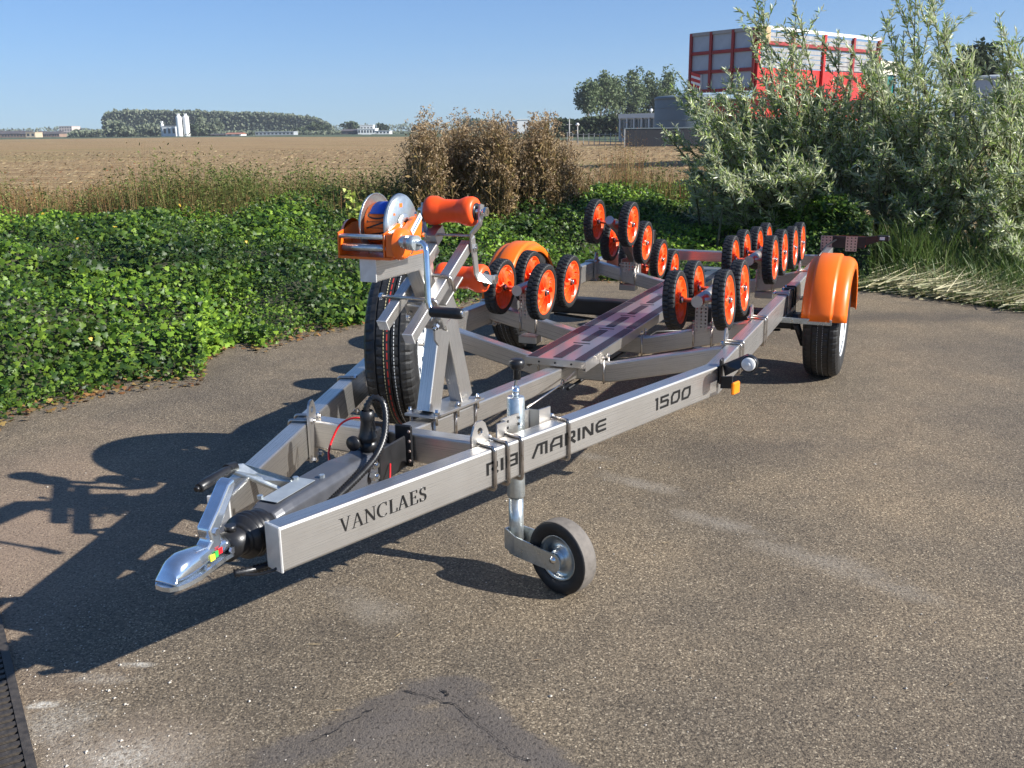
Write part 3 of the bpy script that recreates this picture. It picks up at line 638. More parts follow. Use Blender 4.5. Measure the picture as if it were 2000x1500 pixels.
# silage trailer
Pc = W(1478, 76, 29.6); Pl = W(1349, 88, 31.6); Pr = W(1716, 97, 34.6)
for q in (Pc, Pl, Pr): q.z = 0
t0 = empty('farm_trailer', (Pc+Pl+Pr)/3); tag(t0, 'tall red silage trailer with grey panelled tailgate behind the willows', 'trailer')
er = (Pl-Pc).normalized(); es_ = (Pr-Pc).normalized(); wr = (Pl-Pc).length; ws_ = (Pr-Pc).length; Zt, Zb = 3.98, 2.28; out_r = -es_; out_s = -er
def quadbox(o, e1, l1, z0, z1, nrm_, th):
    mb = MB(); mb.prism([o+Vector((0, 0, z0)), o+e1*l1+Vector((0, 0, z0)), o+e1*l1+Vector((0, 0, z1)), o+Vector((0, 0, z1))], nrm_*th); return mb
for c in range(3):
    for r in range(3):
        z0 = Zb+(Zt-Zb)*r/3; lobj('tailgate_panel', quadbox(Pc+er*(wr*c/3), er, wr/3, z0+.01, z0+(Zt-Zb)/3-.01, out_r, -.04), m_panel, t0)
for c in range(4): lobj('tailgate_post', quadbox(Pc+er*(wr*c/3-.045+(.045 if c == 0 else 0)-(.045 if c == 3 else 0)), er, .09, Zb-.05, Zt+.03, out_r, .07), m_redp, t0)
for r in range(4):
    z0 = Zb+(Zt-Zb)*r/3; lobj('tailgate_rail', quadbox(Pc, er, wr, z0-.05, z0+.05, out_r, .05), m_redp if r < 3 else m_slat, t0)
mb = quadbox(Pc+er*(wr-.52), er, .38, Zb+.08, Zb+.50, out_r, .09); sgn = lobj('marker_board', mb, m_alu, t0)
for k in range(3):
    o_ = Pc+er*(wr-.52)+out_r*.095; mb = MB(); z = Zb+.06+k*.17; mb.prism([o_+Vector((0, 0, max(z, Zb+.08))), o_+Vector((0, 0, z+.09)), o_+er*.38+Vector((0, 0, z+.20-.0)), o_+er*.38+Vector((0, 0, z+.10))], out_r*.004); lobj('red_stripe', mb, m_red2, t0, None, sgn)
lobj('side_panel', quadbox(Pc, es_, ws_, Zb-.25, Zb+.62, out_s, -.05), m_red2, t0)
for k in range(7):
    z0 = Zb+.66+k*.143; lobj('side_slat', quadbox(Pc+es_*.05, es_, ws_-.1, z0, z0+.115, out_s, -.03), m_slat, t0)
for k in range(5): lobj('side_post', quadbox(Pc+es_*(ws_*k/4-.06*(k == 4)*2), es_, .12, Zb-.3, Zt+.02, out_s, .09), m_redp if k % 2 else m_red2, t0)
lobj('top_rail', quadbox(Pc, es_, ws_, Zt, Zt+.10, out_s, .06), m_alu, t0); lobj('front_board', quadbox(Pc, es_, .55, Zt-.38, Zt+.06, out_s, .12), m_board, t0)
lobj('side_rail', quadbox(Pc, es_, ws_, Zt-.42, Zt-.32, out_s, .07), m_redp, t0)
mb = quadbox(Pc+es_*.3+er*.4, es_, ws_-.6, 1.35, Zb-.25, er, wr-.8); lobj('chassis', mb, m_red2, t0)
for k in (.22, .36):
    for sd in (0, 1):
        c_ = Pc+es_*(ws_*k)+er*(.25+sd*(wr-.5)); mb = MB(); mb.lathe([(-.22, .3), (-.24, .62), (-.18, .70), (.18, .70), (.24, .62), (.22, .3)], 30, 'Y'); mb.lathe([(-.2, 0), (-.15, .3)], 20, 'Y'); mb.lathe([(.2, 0), (.15, .3)], 20, 'Y')
        mb.xf(Matrix.Translation(c_+Vector((0, 0, .70))) @ Matrix.Rotation(math.atan2(es_.y, es_.x), 4, 'Z')); lobj('wheel', mb, M['tyre'], t0)
lobj('axle_beam', quadbox(Pc+es_*(ws_*.2), es_, ws_*.2, .6, 1.35, er, wr), m_blk, t0)
# tractor in front of it
Tc = Pr+es_*.9+er*.5; t1 = empty('tractor', Tc+er*.7); tag(t1, 'tractor with cream cab roof and green glass ahead of the red trailer', 'tractor')
lobj('cab_roof', quadbox(Tc, es_, 1.7, 2.95, 3.42, er, 1.7), m_cream, t1); lobj('cab', quadbox(Tc+er*.08+es_*.08, es_, 1.5, 1.6, 2.95, er, 1.5), m_green, t1)
for k in (0, .75, 1.5): lobj('cab_post', quadbox(Tc+er*.04+es_*(.04+k), es_, .09, 1.55, 2.95, er, .06), m_blk, t1)
lobj('engine_hood', quadbox(Tc+es_*1.7+er*.35, es_, 1.8, 1.1, 1.9, er, .95), m_green, t1)
mb = MB(); mb.lathe([(0, .09), (.02, .09), (.14, .06), (.16, 0)], 12, 'Z', Tc+es_*.75+er*.3+Vector((0, 0, 3.42))); lobj('beacon', mb, M['lens_orange'], t1)
for k, r_ in ((.2, .85), (2.9, .6)):
    for sd in (0, 1.6):
        c_ = Tc+es_*k+er*sd; mb = MB(); mb.lathe([(-.2, .3), (-.24, r_-.1), (-.18, r_), (.18, r_), (.24, r_-.1), (.2, .3)], 28, 'Y'); mb.lathe([(-.2, 0), (-.15, .3)], 20, 'Y'); mb.xf(Matrix.Translation(c_+Vector((0, 0, r_))) @ Matrix.Rotation(math.atan2(es_.y, es_.x), 4, 'Z')); lobj('wheel', mb, M['tyre'], t1)
# tanks
m_tank = simple('grey_blue_tank_coat', (.13, .165, .18), .6, 0, .1, 1.); m_tank2 = simple('pale_grey_tank_coat', (.40, .43, .44), .6, 0, .1, 1.)
def tank(u, v, D, r, mat, lab, hoops=4):
    q = W(u, v, D); b = Vector((q.x, q.y, 0)); r0 = empty('storage_tank', b); tag(r0, lab, 'tank')
    h = q.z; mb = MB(); mb.lathe([(0, r), (h-.15, r), (h-.05, r*.98), (h, r*.93), (h+.12, r*.4), (h+.15, 0)], 56, 'Z', b); lobj('shell', mb, mat, r0)
    mb = MB(); mb.lathe([(h-.22, r), (h-.22, r+.05), (h-.12, r+.05), (h-.12, r)], 56, 'Z', b); lobj('rim_hoop', mb, mat, r0)
    for k in range(1, hoops): mb = MB(); z = h*k/hoops; mb.lathe([(z, r), (z, r+.02), (z+.04, r+.02), (z+.04, r)], 56, 'Z', b); lobj('hoop', mb, mat, r0)
    mb = MB(); mb.box((b.x+r*.1, b.y-r-.1, h*.5), (.05, .05, h)); mb.box((b.x+r*.1+.4, b.y-r-.1, h*.5), (.05, .05, h))
    for k in range(10): mb.box((b.x+r*.1+.2, b.y-r-.1, h*(k+.5)/10), (.4, .04, .04))
    lobj('ladder', mb, mat, r0)
tank(1352, 188, 72, 2.7, m_tank, 'round blue grey storage tank behind the dark wall left of the red trailer')
tank(1955, 150, 60, 2.5, m_tank2, 'round pale grey storage tank behind the willow at the right edge')
# dark wall of precast panels, one thing with panels and posts
wl = empty('retaining_wall', (20, 64, 0)); tag(wl, 'long low dark wall of panels with pale posts beyond the field', 'wall')
m_dw = simple('dark_wall_board', (.016, .019, .026), .8, 0, .25, 2); m_post = simple('pale_post', (.36, .36, .34), .7)
x = 7.55; k = 0
while x < 36:
    mb = MB(); mb.box((x+1.72, 64, .56), (3.36, .14, 1.12)); lobj('wall_panel', mb, m_dw, wl); mb = MB(); mb.box((x, 63.9, .55), (.07, .1, 1.12)); lobj('post', mb, m_post, wl); x += 3.5
mb = MB(); mb.box((21.5, 64, 1.16), (28, .2, .07)); lobj('coping', mb, m_tank, wl)
# white pavilion
wb_ = empty('pavilion', (12.6, 92, 0)); tag(wb_, 'low white flat roofed building with a band of windows behind the dark wall', 'building')
m_wht = simple('white_render', (.66, .66, .62), .8); m_gl = simple('dark_glazing', (.035, .045, .055), .15)
a_, c_ = W(1211, 280, 92), W(1330, 280, 84); a_.z = c_.z = 0; e_ = (c_-a_).normalized(); L_ = (c_-a_).length; nout = Vector((e_.y, -e_.x, 0))
lobj('wall', quadbox(a_-nout*.1, e_, L_, 0, 2.1, nout, -7), m_wht, wb_); lobj('roof', quadbox(a_-e_*.15+nout*.15, e_, L_+.3, 2.05, 2.45, nout, -7.3), m_wht, wb_)
for k in range(8):
    f = lobj('window', quadbox(a_+e_*(.18+k*L_/8), e_, L_/8-.28, .35, 1.95, nout, -.02), m_gl, wb_); lobj('mullion', quadbox(a_+e_*(.18+(k+.5)*L_/8-.16), e_, .05, .35, 1.95, nout, .02), m_wht, wb_, None, f)
for k in range(9): lobj('pier', quadbox(a_+e_*(k*L_/8-.07), e_, .16, 0, 2.05, nout, .12), m_wht, wb_)
# fence with pale posts and a street lamp
fe = empty('field_fence', W(1160, 285, 75)*1, 0); fe.location.z = 0; tag(fe, 'thin wire fence with pale posts at the far side of the field', 'fence')
ps_ = []
for k in range(11):
    q = W(1108+k*10.5, 285, 76-k*.4); q.z = 0; ps_.append(q); mb = MB(); mb.box(q+Vector((0, 0, .42)), (.05, .05, .84)); lobj('post', mb, m_post, fe)
for z in (.38, .75):
    mb = MB(); mb.tube([q+Vector((0, 0, z)) for q in ps_], .015, 5); lobj('rail', mb, m_post, fe)
def lamp(u, vt, D, lab, globe=True):
    q = W(u, vt, D); b = Vector((q.x, q.y, 0)); r0 = empty('street_lamp' if globe else 'lattice_mast', b); tag(r0, lab, 'street lamp' if globe else 'mast')
    mb = MB(); mb.tube([b, b+Vector((0, 0, q.z))], [.07, .04], 8); lobj('pole', mb, m_post, r0)
    if globe: mb = MB(); mb.lathe([(-.15, 0), (-.1, .12), (0, .16), (.1, .1), (.14, 0)], 12, 'Z', q); lobj('lantern', mb, m_alu, r0)
    else: mb = MB(); [mb.box(q-Vector((0, 0, .5+k*.7)), (.5, .05, .05)) for k in range(4)]; lobj('cross_bar', mb, m_post, r0)
lamp(1128, 243, 85, 'pale street lamp with a round head left of the poplars'); lamp(1112, 232, 88, 'thin mast with short cross bars left of the street lamp', False); lamp(1272, 215, 88, 'street lamp standing beside the blue grey tank')

# ---- far trees
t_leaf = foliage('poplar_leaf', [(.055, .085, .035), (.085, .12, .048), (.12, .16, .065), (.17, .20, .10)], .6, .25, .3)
t_far = foliage('far_leaf_hazed', [(.10, .125, .085), (.13, .155, .10), (.16, .185, .12), (.20, .215, .15)], .8, .2, .1)  # leaf greens lifted and greyed, distance haze put into the colour
t_dark = foliage('dark_leaf', [(.035, .05, .024), (.05, .07, .032), (.075, .095, .045)], .7, .2, .2)
t_bark = simple('tree_bark', (.16, .14, .11), .9, 0, .2, 3)
def crown_cloud(r2, c, rx, ry, rz, n, size, lumps=14):
    """leaf clumps gathered round a set of boughs so that gaps stay open"""
    L = r2.normal(0, 1, (lumps, 3)); L = L/np.linalg.norm(L, axis=1, keepdims=True)*r2.uniform(.2, .8, (lumps, 1)); rr = r2.uniform(.28, .50, lumps)
    k = r2.integers(0, lumps, n); d = r2.normal(0, 1, (n, 3)); d = d/np.linalg.norm(d, axis=1, keepdims=True); p = L[k]+d*(rr[k][:, None])*r2.uniform(.55, 1.05, (n, 1))
    P = p*np.array([rx, ry, rz])+np.array(c); s = r2.uniform(.6, 1.4, n)*size
    return diamonds(P, r2.uniform(-1, 1, (n, 3)), r2.uniform(-1, 1, (n, 3))+np.array([.4, -.5, .6]), s, s*.8)
def tree(name, u, vt, D, wpx, lab, cat, group, mat, seed, n=2600, trunk=.18, size=None, aspect=None):
    r2 = np.random.default_rng(seed); q = W(u, vt, D); H = q.z; b = Vector((q.x, q.y, 0)); rx = wpx/2/FPX*D; r0 = empty(name, b); tag(r0, lab, cat, group)
    th_ = H*trunk; rz = (H-th_)/2; c = (b.x, b.y, th_+rz); size = size or max(.18, 4.2/FPX*D)
    V, F = crown_cloud(r2, c, rx, rx, rz, n, size, 18 if wpx > 30 else 10); np_obj('crown', V-np.array(b), F, mat, r0)
    mb = MB(); top = b+Vector((0, 0, H*.8)); mb.tube([b, b.lerp(top, .4)+Vector((r2.uniform(-.1, .1)*rx, 0, 0)), top], [H*.022, H*.015, H*.004], 6)
    for k in range(5):
        f = r2.uniform(.2, .6); s = b.lerp(top, f); e = s+Vector((r2.uniform(-1, 1)*rx*.7, r2.uniform(-1, 1)*rx*.7, H*r2.uniform(.12, .3))); mb.tube([s, e], [H*.008, H*.002], 5)
    lobj('trunk', mb, t_bark, r0)
gp = 'tall poplars left of the red farm trailer'
for i, (u, vt, wp, lab) in enumerate(((1148, 148, 62, 'leftmost tall poplar, narrower and lower than its neighbours'), (1176, 133, 60, 'second tall poplar from the left'), (1203, 126, 66, 'tallest poplar, third from the left with a bare pale trunk'), (1240, 131, 66, 'tall poplar in the middle of the row above the white pavilion'), (1272, 138, 54, 'slim tall poplar left of the blue grey tank'), (1308, 126, 66, 'tall poplar furthest right, partly behind the willow'))):
    tree('poplar_tree', u, vt, 175+i*3, wp, lab, 'tree', gp, t_leaf, 100+i, 3200, .16 if i else .28)
tree('dark_tree', 1915, 68, 60, 100, 'dark round tree rising behind the willows on the right', 'tree', None, t_dark, 140, 5200, .2, .28)
# dark shrub belt behind the fence
def belt(name, lab, pts, mat, n, size, seed, cat='hedge'):
    """pts: (u, v_top, D)"""
    r2 = np.random.default_rng(seed); us = np.array([p[0] for p in pts]); vs_ = np.array([p[1] for p in pts]); ds = np.array([p[2] for p in pts])
    u = r2.uniform(us[0], us[-1], n); vt = np.interp(u, us, vs_); d = np.interp(u, us, ds)
    bump_ = np.array([mnoise.noise(Vector((a*.10, seed, 0)))*.10+mnoise.noise(Vector((a*.33, seed, 4)))*.10 for a in u.tolist()])
    top = np.array([W(a, b, c).z for a, b, c in zip(u, vt, d)])*(1+bump_); t = 1-r2.random(n)**1.7; z = top*np.maximum(.03, t)
    dd_ = d*(1+r2.uniform(-.008, .02, n)); P = np.array([(W(a, 300, c).x, c, 0) for a, c in zip(u, dd_)]); P[:, 2] = z
    s = r2.uniform(.6, 1.4, n)*size; V, F = diamonds(P, r2.uniform(-1, 1, (n, 3)), r2.uniform(-1, 1, (n, 3))+np.array([.4, -.5, .6]), s, s*.8)
    return tag(np_obj(name, V, F, mat), lab, cat, kind='stuff')
belt('shrub_belt', 'dark mass of shrubs beyond the fence below the poplars', [(1085, 236, 150), (1120, 238, 150), (1160, 232, 150), (1230, 226, 150), (1290, 225, 150), (1330, 235, 140)], t_dark, 9000, .55, 3)
belt('shrub_belt_right', 'dark shrubs in the distance behind the willows', [(1400, 262, 110), (1600, 255, 110), (1800, 250, 110), (2060, 245, 110)], t_dark, 5000, .6, 5)
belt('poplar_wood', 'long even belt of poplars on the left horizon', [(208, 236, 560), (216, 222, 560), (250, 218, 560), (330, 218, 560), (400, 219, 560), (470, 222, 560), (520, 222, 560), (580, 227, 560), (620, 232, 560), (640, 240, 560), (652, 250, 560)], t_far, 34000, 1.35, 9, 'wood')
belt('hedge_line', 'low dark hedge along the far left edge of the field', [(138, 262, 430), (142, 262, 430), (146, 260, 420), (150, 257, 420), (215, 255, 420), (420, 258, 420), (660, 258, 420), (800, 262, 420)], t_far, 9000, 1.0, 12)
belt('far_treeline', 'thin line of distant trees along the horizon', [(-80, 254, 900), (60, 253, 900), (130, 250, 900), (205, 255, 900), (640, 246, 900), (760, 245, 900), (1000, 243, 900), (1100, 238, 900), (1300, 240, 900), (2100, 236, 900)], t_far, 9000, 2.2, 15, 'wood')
bs = [(222, 234, 52, 'broad grey green tree in front of the left end of the poplar belt', 't'), (250, 246, 34, 'small rounded tree left of the white silos', 't'), (292, 240, 56, 'wide grey green bush left of the white silos', 't'), (374, 243, 34, 'dark rounded bush right below the white silos', 'd'), (388, 222, 30, 'tall grey green tree right behind the two white silos', 't'), (418, 232, 30, 'single round tree right of the white silos', 't'),
      (586, 252, 36, 'low dark bush beyond the field right of the barns', 'd'), (622, 240, 42, 'large dark bush at the right end of the poplar belt', 'd'), (686, 233, 32, 'dark round tree left of the white office block', 'd'), (745, 240, 26, 'small round tree right of the white office block', 'd'), (160, 254, 36, 'low bush right of the pink tower block', 't'), (928, 228, 62, 'dark tree behind the brown thistles', 'd')]
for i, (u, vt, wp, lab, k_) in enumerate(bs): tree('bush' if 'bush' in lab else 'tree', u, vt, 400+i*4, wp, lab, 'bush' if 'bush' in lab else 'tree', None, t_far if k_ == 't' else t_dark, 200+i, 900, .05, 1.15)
# ---- far buildings
m_brick = simple('brown_brick', (.26, .17, .12), .9, 0, .15, .3); m_roof = simple('dark_roof', (.075, .065, .065), .8); m_wall = simple('white_wall', (.72, .72, .70), .8); m_tow = simple('pink_grey_wall', (.50, .42, .38), .8); m_tan = simple('tan_wall', (.48, .38, .26), .8); m_gw = simple('grey_cladding', (.33, .35, .37), .7)
def block(name, lab, cat, u0, u1, vt, D, depth, mat, roof=None, nwin=0, rows=1, group=None, pitch=0, base_v=None):
    a, c = W(u0, 280, D), W(u1, 280, D); wdt = c.x-a.x; H = W((u0+u1)/2, vt, D).z; r0 = empty(name, ((a.x+c.x)/2, D+depth/2, 0)); tag(r0, lab, cat, group)
    Hw = H*(1-pitch); mb = MB(); mb.box(((a.x+c.x)/2, D+depth/2, Hw/2), (wdt, depth, Hw)); lobj('wall', mb, mat, r0)
    mb = MB()
    if pitch: mb.prism([(a.x-.2, D-.3, Hw), (a.x-.2, D+depth/2, H), (a.x-.2, D+depth+.3, Hw)], (wdt+.4, 0, 0))
    else: mb.box(((a.x+c.x)/2, D+depth/2, Hw+.12), (wdt+.3, depth+.3, .24))
    lobj('roof', mb, roof or mat, r0)
    for r in range(rows):
        for k in range(nwin):
            x = a.x+wdt*(k+.5)/nwin; z = Hw*(r+.55)/rows; mb = MB(); mb.box((x, D-.03, z), (wdt/nwin*.5, .06, Hw/rows*.5)); lobj('window', mb, m_gl, r0)
    return r0
hs = [(-20, 4, 257), (5, 22, 258), (23, 40, 257), (41, 58, 258), (72, 86, 258), (88, 102, 259), (104, 118, 258)]
nm_ = ['first', 'second', 'third', 'fourth', 'fifth', 'sixth', 'last']
for i, (u0, u1, vt) in enumerate(hs): block('house', f'{nm_[i]} brown terraced house from the left edge on the horizon', 'house', u0, u1, vt-2, 520, 9, m_brick, m_roof, 3, 1, 'terraced houses on the left horizon', .45)
block('shed', 'small tan shed among the terraced houses on the left horizon', 'shed', 53, 71, 259, 500, 8, m_tan, m_tan, 2)
block('tower_block', 'pinkish apartment tower on the far left horizon', 'tower block', 119, 144, 247, 700, 14, m_tow, m_tow, 5, 4)
def silo(u, vt, D, r, lab):
    q = W(u, vt, D); b = Vector((q.x, q.y, 0)); r0 = empty('silo', b); tag(r0, lab, 'silo'); mb = MB(); h = q.z; mb.lathe([(0, r), (h-1, r), (h-.5, r*.9), (h, r*.35), (h+.3, 0)], 20, 'Z', b); lobj('shell', mb, m_wall, r0); mb = MB(); mb.box((b.x, b.y, h+.3), (.8, .8, .7)); lobj('filter', mb, m_wall, r0)
silo(348, 225, 395, 1.15, 'left one of the two tall white silos before the wood'); silo(362, 225, 396, 1.2, 'right one of the two tall white silos before the wood'); silo(316, 240, 402, .7, 'short thin white silo left of the two tall ones')
block('mixing_plant', 'low white plant building at the foot of the white silos', 'building', 320, 346, 247, 399, 6, m_wall, m_gw, 3)
block('barn', 'low brown tiled barn right of the white silos', 'barn', 412, 440, 261, 380, 8, m_brick, m_roof, 2, 1, None, .4); block('barn', 'reddish roofed barn beyond the field', 'barn', 442, 472, 259, 380, 8, m_wall, simple('red_tile', (.30, .13, .08), .9), 2, 1, None, .5)
block('greenhouse', 'long low grey greenhouse in front of the poplar belt', 'greenhouse', 500, 575, 258, 400, 8, m_gw, m_gw, 10)
block('warehouse', 'dark roofed warehouse left of the white office block', 'warehouse', 668, 700, 252, 400, 9, m_roof, m_roof, 3, 1, None, .4); block('office_block', 'white flat office block on the horizon left of the thistles', 'building', 700, 734, 252, 380, 9, m_wall, m_wall, 6); block('office_block', 'raised white upper block behind the office block', 'building', 705, 730, 245, 396, 5, m_wall, m_wall, 4)
block('shed', 'long white shed just left of the thistles', 'shed', 735, 762, 256, 380, 8, m_wall, m_gw, 4); block('shed', 'small white hut below the office block', 'hut', 706, 722, 264, 360, 5, m_wall, m_gw, 1); block('shed', 'grey low shed left of the thistles', 'shed', 740, 765, 264, 365, 5, m_gw, m_gw, 2)
block('warehouse', 'white box shaped warehouse seen between the thistle clumps', 'warehouse', 1010, 1032, 234, 300, 10, m_wall, m_wall, 0); block('warehouse', 'grey warehouse wing left of the white box warehouse', 'warehouse', 985, 1010, 238, 302, 10, m_gw, m_gw, 0)

# ---- air: the far woods fade a little
hm_, ht_, hb_ = newmat('haze_air'); ht_.nodes.remove(hb_)
pv = ht_.nodes.new('ShaderNodeVolumePrincipled'); pv.inputs['Density'].default_value = .0003; pv.inputs['Color'].default_value = (.82, .88, .95, 1); pv.inputs['Anisotropy'].default_value = .2
ht_.links.new(pv.outputs[0], ht_.nodes['Material Output'].inputs['Volume'])
mb = MB(); mb.box((0, 560, 29), (2900, 1240, 60)); o = bpy.data.objects.new('haze', mb.mesh('haze', hm_)); C.objects.link(o); tag(o, kind='stuff')
# ============================================================ THE TRAILER
trailer = empty('boat_trailer', wor(3, 0, .03), PI/2-YAW)
tag(trailer, 'stainless steel boat trailer with orange mudguards, orange wheeled rollers and a winch post', 'trailer')
HB, HW = .6455, .05
sl = .3186
def yo(X): return .116+sl*(X-1.4195)           # outer edge of the tapering front rails (absolute Y)
dA = Vector((.9527, .3036, 0))                 # front rail direction on the +Y side
def mir(p, s): return Vector((p[0], p[1]*s, p[2]))
for s in (-1, 1):
    mb = MB()
    p0 = Vector((1.4195, .116, .40))+Vector((.3036, -.9527, 0))*.025
    path = [mir(p, s) for p in (p0 if s < 0 else p0+dA*.085, (3.085, .6205, .40), (6.55, .6205, .40))]
    polybeam(mb, path, (0, 0, 1), .10, .05)
    rail = part('side_rail', mb, 'steel', trailer, 'near side rail with black lettering' if s < 0 else None)
    if s < 0: near_rail = rail
    d = mir(dA, s); nn = mir((.3036, -.9527, 0), s)
    cm = MB(); c = mir(p0 if s < 0 else p0+dA*.085, s)-d*.0015
    rot = Matrix((d, nn, Vector((0, 0, 1)))).transposed()
    cm.box(c, (.006, .052, .102), rot, .002); part('end_plate', cm, 'cap', rail)
    em = MB(); em.box((6.552, .6205*s, .40), (.006, .048, .098), None, .002); part('end_plate', em, 'black', rail)
# front cross bar
mb = MB(); polybeam(mb, [(2.083, -.285, .408), (2.083, .285, .408)], (0, 0, 1), .08, .05); part('cross_bar', mb, 'steel', trailer)
# sloping keel beam
mb = MB(); polybeam(mb, [(2.11, 0, .412), (3.385, 0, .306)], (0, 1, 0), .06, .064); part('keel_beam', mb, 'steel', trailer)
# three V shaped cross beams
VX = (3.41, 3.92, 5.43)
for X in VX:
    mb = MB(); polybeam(mb, [(X, -.594, .407), (X, -.16, .306), (X, .16, .306), (X, .594, .407)], (1, 0, 0), .05, .074, .005)
    part('v_cross_beam', mb, 'steel', trailer)
mb = MB(); polybeam(mb, [(6.3, -.594, .39), (6.3, .594, .39)], (0, 0, 1), .07, .05); part('cross_bar', mb, 'steel', trailer)
# catwalk
mb = MB()
zt = .385; hw = .121
prof = [(-hw, zt-.04), (-hw, zt), (hw, zt), (hw, zt-.04), (hw-.012, zt-.04), (hw-.012, zt-.036), (hw-.003, zt-.036), (hw-.003, zt-.003), (-hw+.003, zt-.003), (-hw+.003, zt-.036), (-hw+.012, zt-.036), (-hw+.012, zt-.04)]
mb.prism([(3.222, y, z) for y, z in prof], (2.62, 0, 0)); plank = part('walkway_plank', mb, 'steel', trailer)
mb = MB(); mb.box((3.219, 0, zt-.014), (.004, 2*hw+.004, .027), None, .001); part('end_flange', mb, 'steel_dull', plank)
for y in (-.065, 0, .065):
    mb = MB(); mb.lathe([(-.002, 0), (-.002, .004), (0, .004)], 10, 'X', (3.217, y, zt-.014)); part('flange_hole', mb, 'ink', plank)
for k, y in enumerate((-.095, 0, .095)):
    wd = .036 if k == 1 else .040
    segs = [(3.23, 3.84), (3.86, 4.46), (4.48, 5.1), (5.12, 5.83)] if k != 1 else [(3.225+i*.31+.02, 3.225+i*.31+.25) for i in range(8)]
    for a, b in segs:
        mb = MB(); mb.box(((a+b)/2, y, zt+.001), (b-a, wd, .0018)); part('grip_strip', mb, 'grip_strip', plank)
for i in range(8):
    mb = MB(); mb.box((3.225+i*.31+.285, 0, zt+.0008), (.006, .07, .0016)); part('drain_slot', mb, 'ink', plank)

# ---- u bolts
def hexnut(mb, c, axis, r=.0085, h=.008):
    c = Vector(c); pr = [(0, 0), (0, r), (h, r), (h, 0)]
    t = MB(); t.lathe(pr, 6, 'Z', smooth=False); q = Vector(axis).to_track_quat('Z', 'Y').to_matrix()
    mb.add([q @ v + c for v in t.v], t.f)
def ubolt_rail(X, s, tail=.05, r=.0045, mat='rod', lo=.345):
    """strap over a side rail: across the top, down the outer face, back underneath"""
    if X < 3.066:
        o = Vector((X, s*yo(X), 0)); n = mir((-.3036, .9527, 0), s)
    else: o = Vector((X, s*HB, 0)); n = Vector((0, s, 0))
    hi_ = .4545; g = r+.001
    pts = [o-n*(.05+tail)+Vector((0, 0, hi_)), o-n*.004+Vector((0, 0, hi_))]
    for k in range(1, 5):
        a = PI/2*k/4; pts.append(o-n*.004+Vector((0, 0, hi_-g-.004+.0))+n*(g+.004)*math.sin(a)+Vector((0, 0, (g+.004)*math.cos(a))))
    for k in range(0, 5):
        a = PI/2*k/4; pts.append(o-n*.004+Vector((0, 0, lo+g))+n*(g+.004)*math.cos(a)-Vector((0, 0, (g+.004)*math.sin(a))))
    pts.append(o-n*(.05+tail)+Vector((0, 0, lo-.004)))
    mb = MB(); mb.tube(pts, r, 8); u = part('u_bolt', mb, mat, trailer)
    nm = MB()
    for z in (hi_, lo-.004): hexnut(nm, o-n*(.05+tail-.012)+Vector((0, 0, z)), -n)
    part('nut', nm, 'nut', u)
def lug(X, s, h=.06, wd=.062, side=-1):
    """lifting eye plate on the inner face of a side rail"""
    if X < 3.066: o = Vector((X, s*(yo(X)-.0525), 0)); n = mir((.3036, -.9527, 0), s); d = mir(dA, s)
    else: o = Vector((X, s*(HB-.05), 0)); n = Vector((0, -s, 0)); d = Vector((1, 0, 0))
    z0 = .34; zt_ = .45+h; w2 = wd/2; Z = Vector((0, 0, 1)); o = o+n*.003
    out = [(-w2, z0), (w2, z0), (w2, zt_-.035), (w2*.62, zt_-.008), (w2*.3, zt_), (-w2*.3, zt_), (-w2*.62, zt_-.008), (-w2, zt_-.035)]
    hz = zt_-.026; hr = .0095
    ring = [(hr*math.cos(2*PI*k/16), hz+hr*math.sin(2*PI*k/16)) for k in range(16)]
    bm = bmesh.new()
    ov = [bm.verts.new(o+d*a+Z*b) for a, b in out]; rv = [bm.verts.new(o+d*a+Z*b) for a, b in ring]
    es = [bm.edges.new((ov[i], ov[(i+1) % 8])) for i in range(8)]+[bm.edges.new((rv[i], rv[(i+1) % 16])) for i in range(16)]
    fr = bmesh.ops.triangle_fill(bm, edges=es, use_beauty=True)
    ex = bmesh.ops.extrude_face_region(bm, geom=[f for f in bm.faces])
    bmesh.ops.translate(bm, verts=[e for e in ex['geom'] if isinstance(e, bmesh.types.BMVert)], vec=n*.006)
    bm.verts.index_update(); mb = MB(); mb.add([v.co.copy() for v in bm.verts], [[v.index for v in f.verts] for f in bm.faces]); bm.free()
    return part('lifting_lug', mb, 'steel_dull', trailer)
for s in (-1, 1):
    lug(2.045, s); ubolt_rail(2.021, s, .02); ubolt_rail(2.069, s, .02)
    for X in (3.44, 3.95, 5.38):
        lug(X, s, .055, .06); ubolt_rail(X-.022, s, .02); ubolt_rail(X+.022, s, .02)
    ubolt_rail(4.57, s, .02); ubolt_rail(4.60, s, .02)
    ubolt_rail(4.72, s, .0, .005, 'black_paint', .33); ubolt_rail(4.80, s, .0, .005, 'black_paint', .33)
ubolt_rail(2.119, -1, .015); ubolt_rail(2.305, -1, .015)
def ubolt_beam(X, Y, ztop, zbot, w=.05, r=.004, parent=trailer):
    """upright strap gripping a cross beam, open end up"""
    pts = [(X-w/2-r, Y, ztop), (X-w/2-r, Y, zbot+.006), (X-w/2, Y, zbot-r), (X+w/2, Y, zbot-r), (X+w/2+r, Y, zbot+.006), (X+w/2+r, Y, ztop)]
    mb = MB(); mb.tube(pts, r, 8); u = part('u_bolt', mb, 'rod', parent)
    nm = MB()
    for sx in (-1, 1): hexnut(nm, (X+sx*(w/2+r), Y, ztop-.012), (0, 0, 1), .008, .007)
    part('nut', nm, 'nut', u)
for X in VX[:2]:
    for y in (-.137, .137): ubolt_beam(X, y, zt+.006-.02, .268)

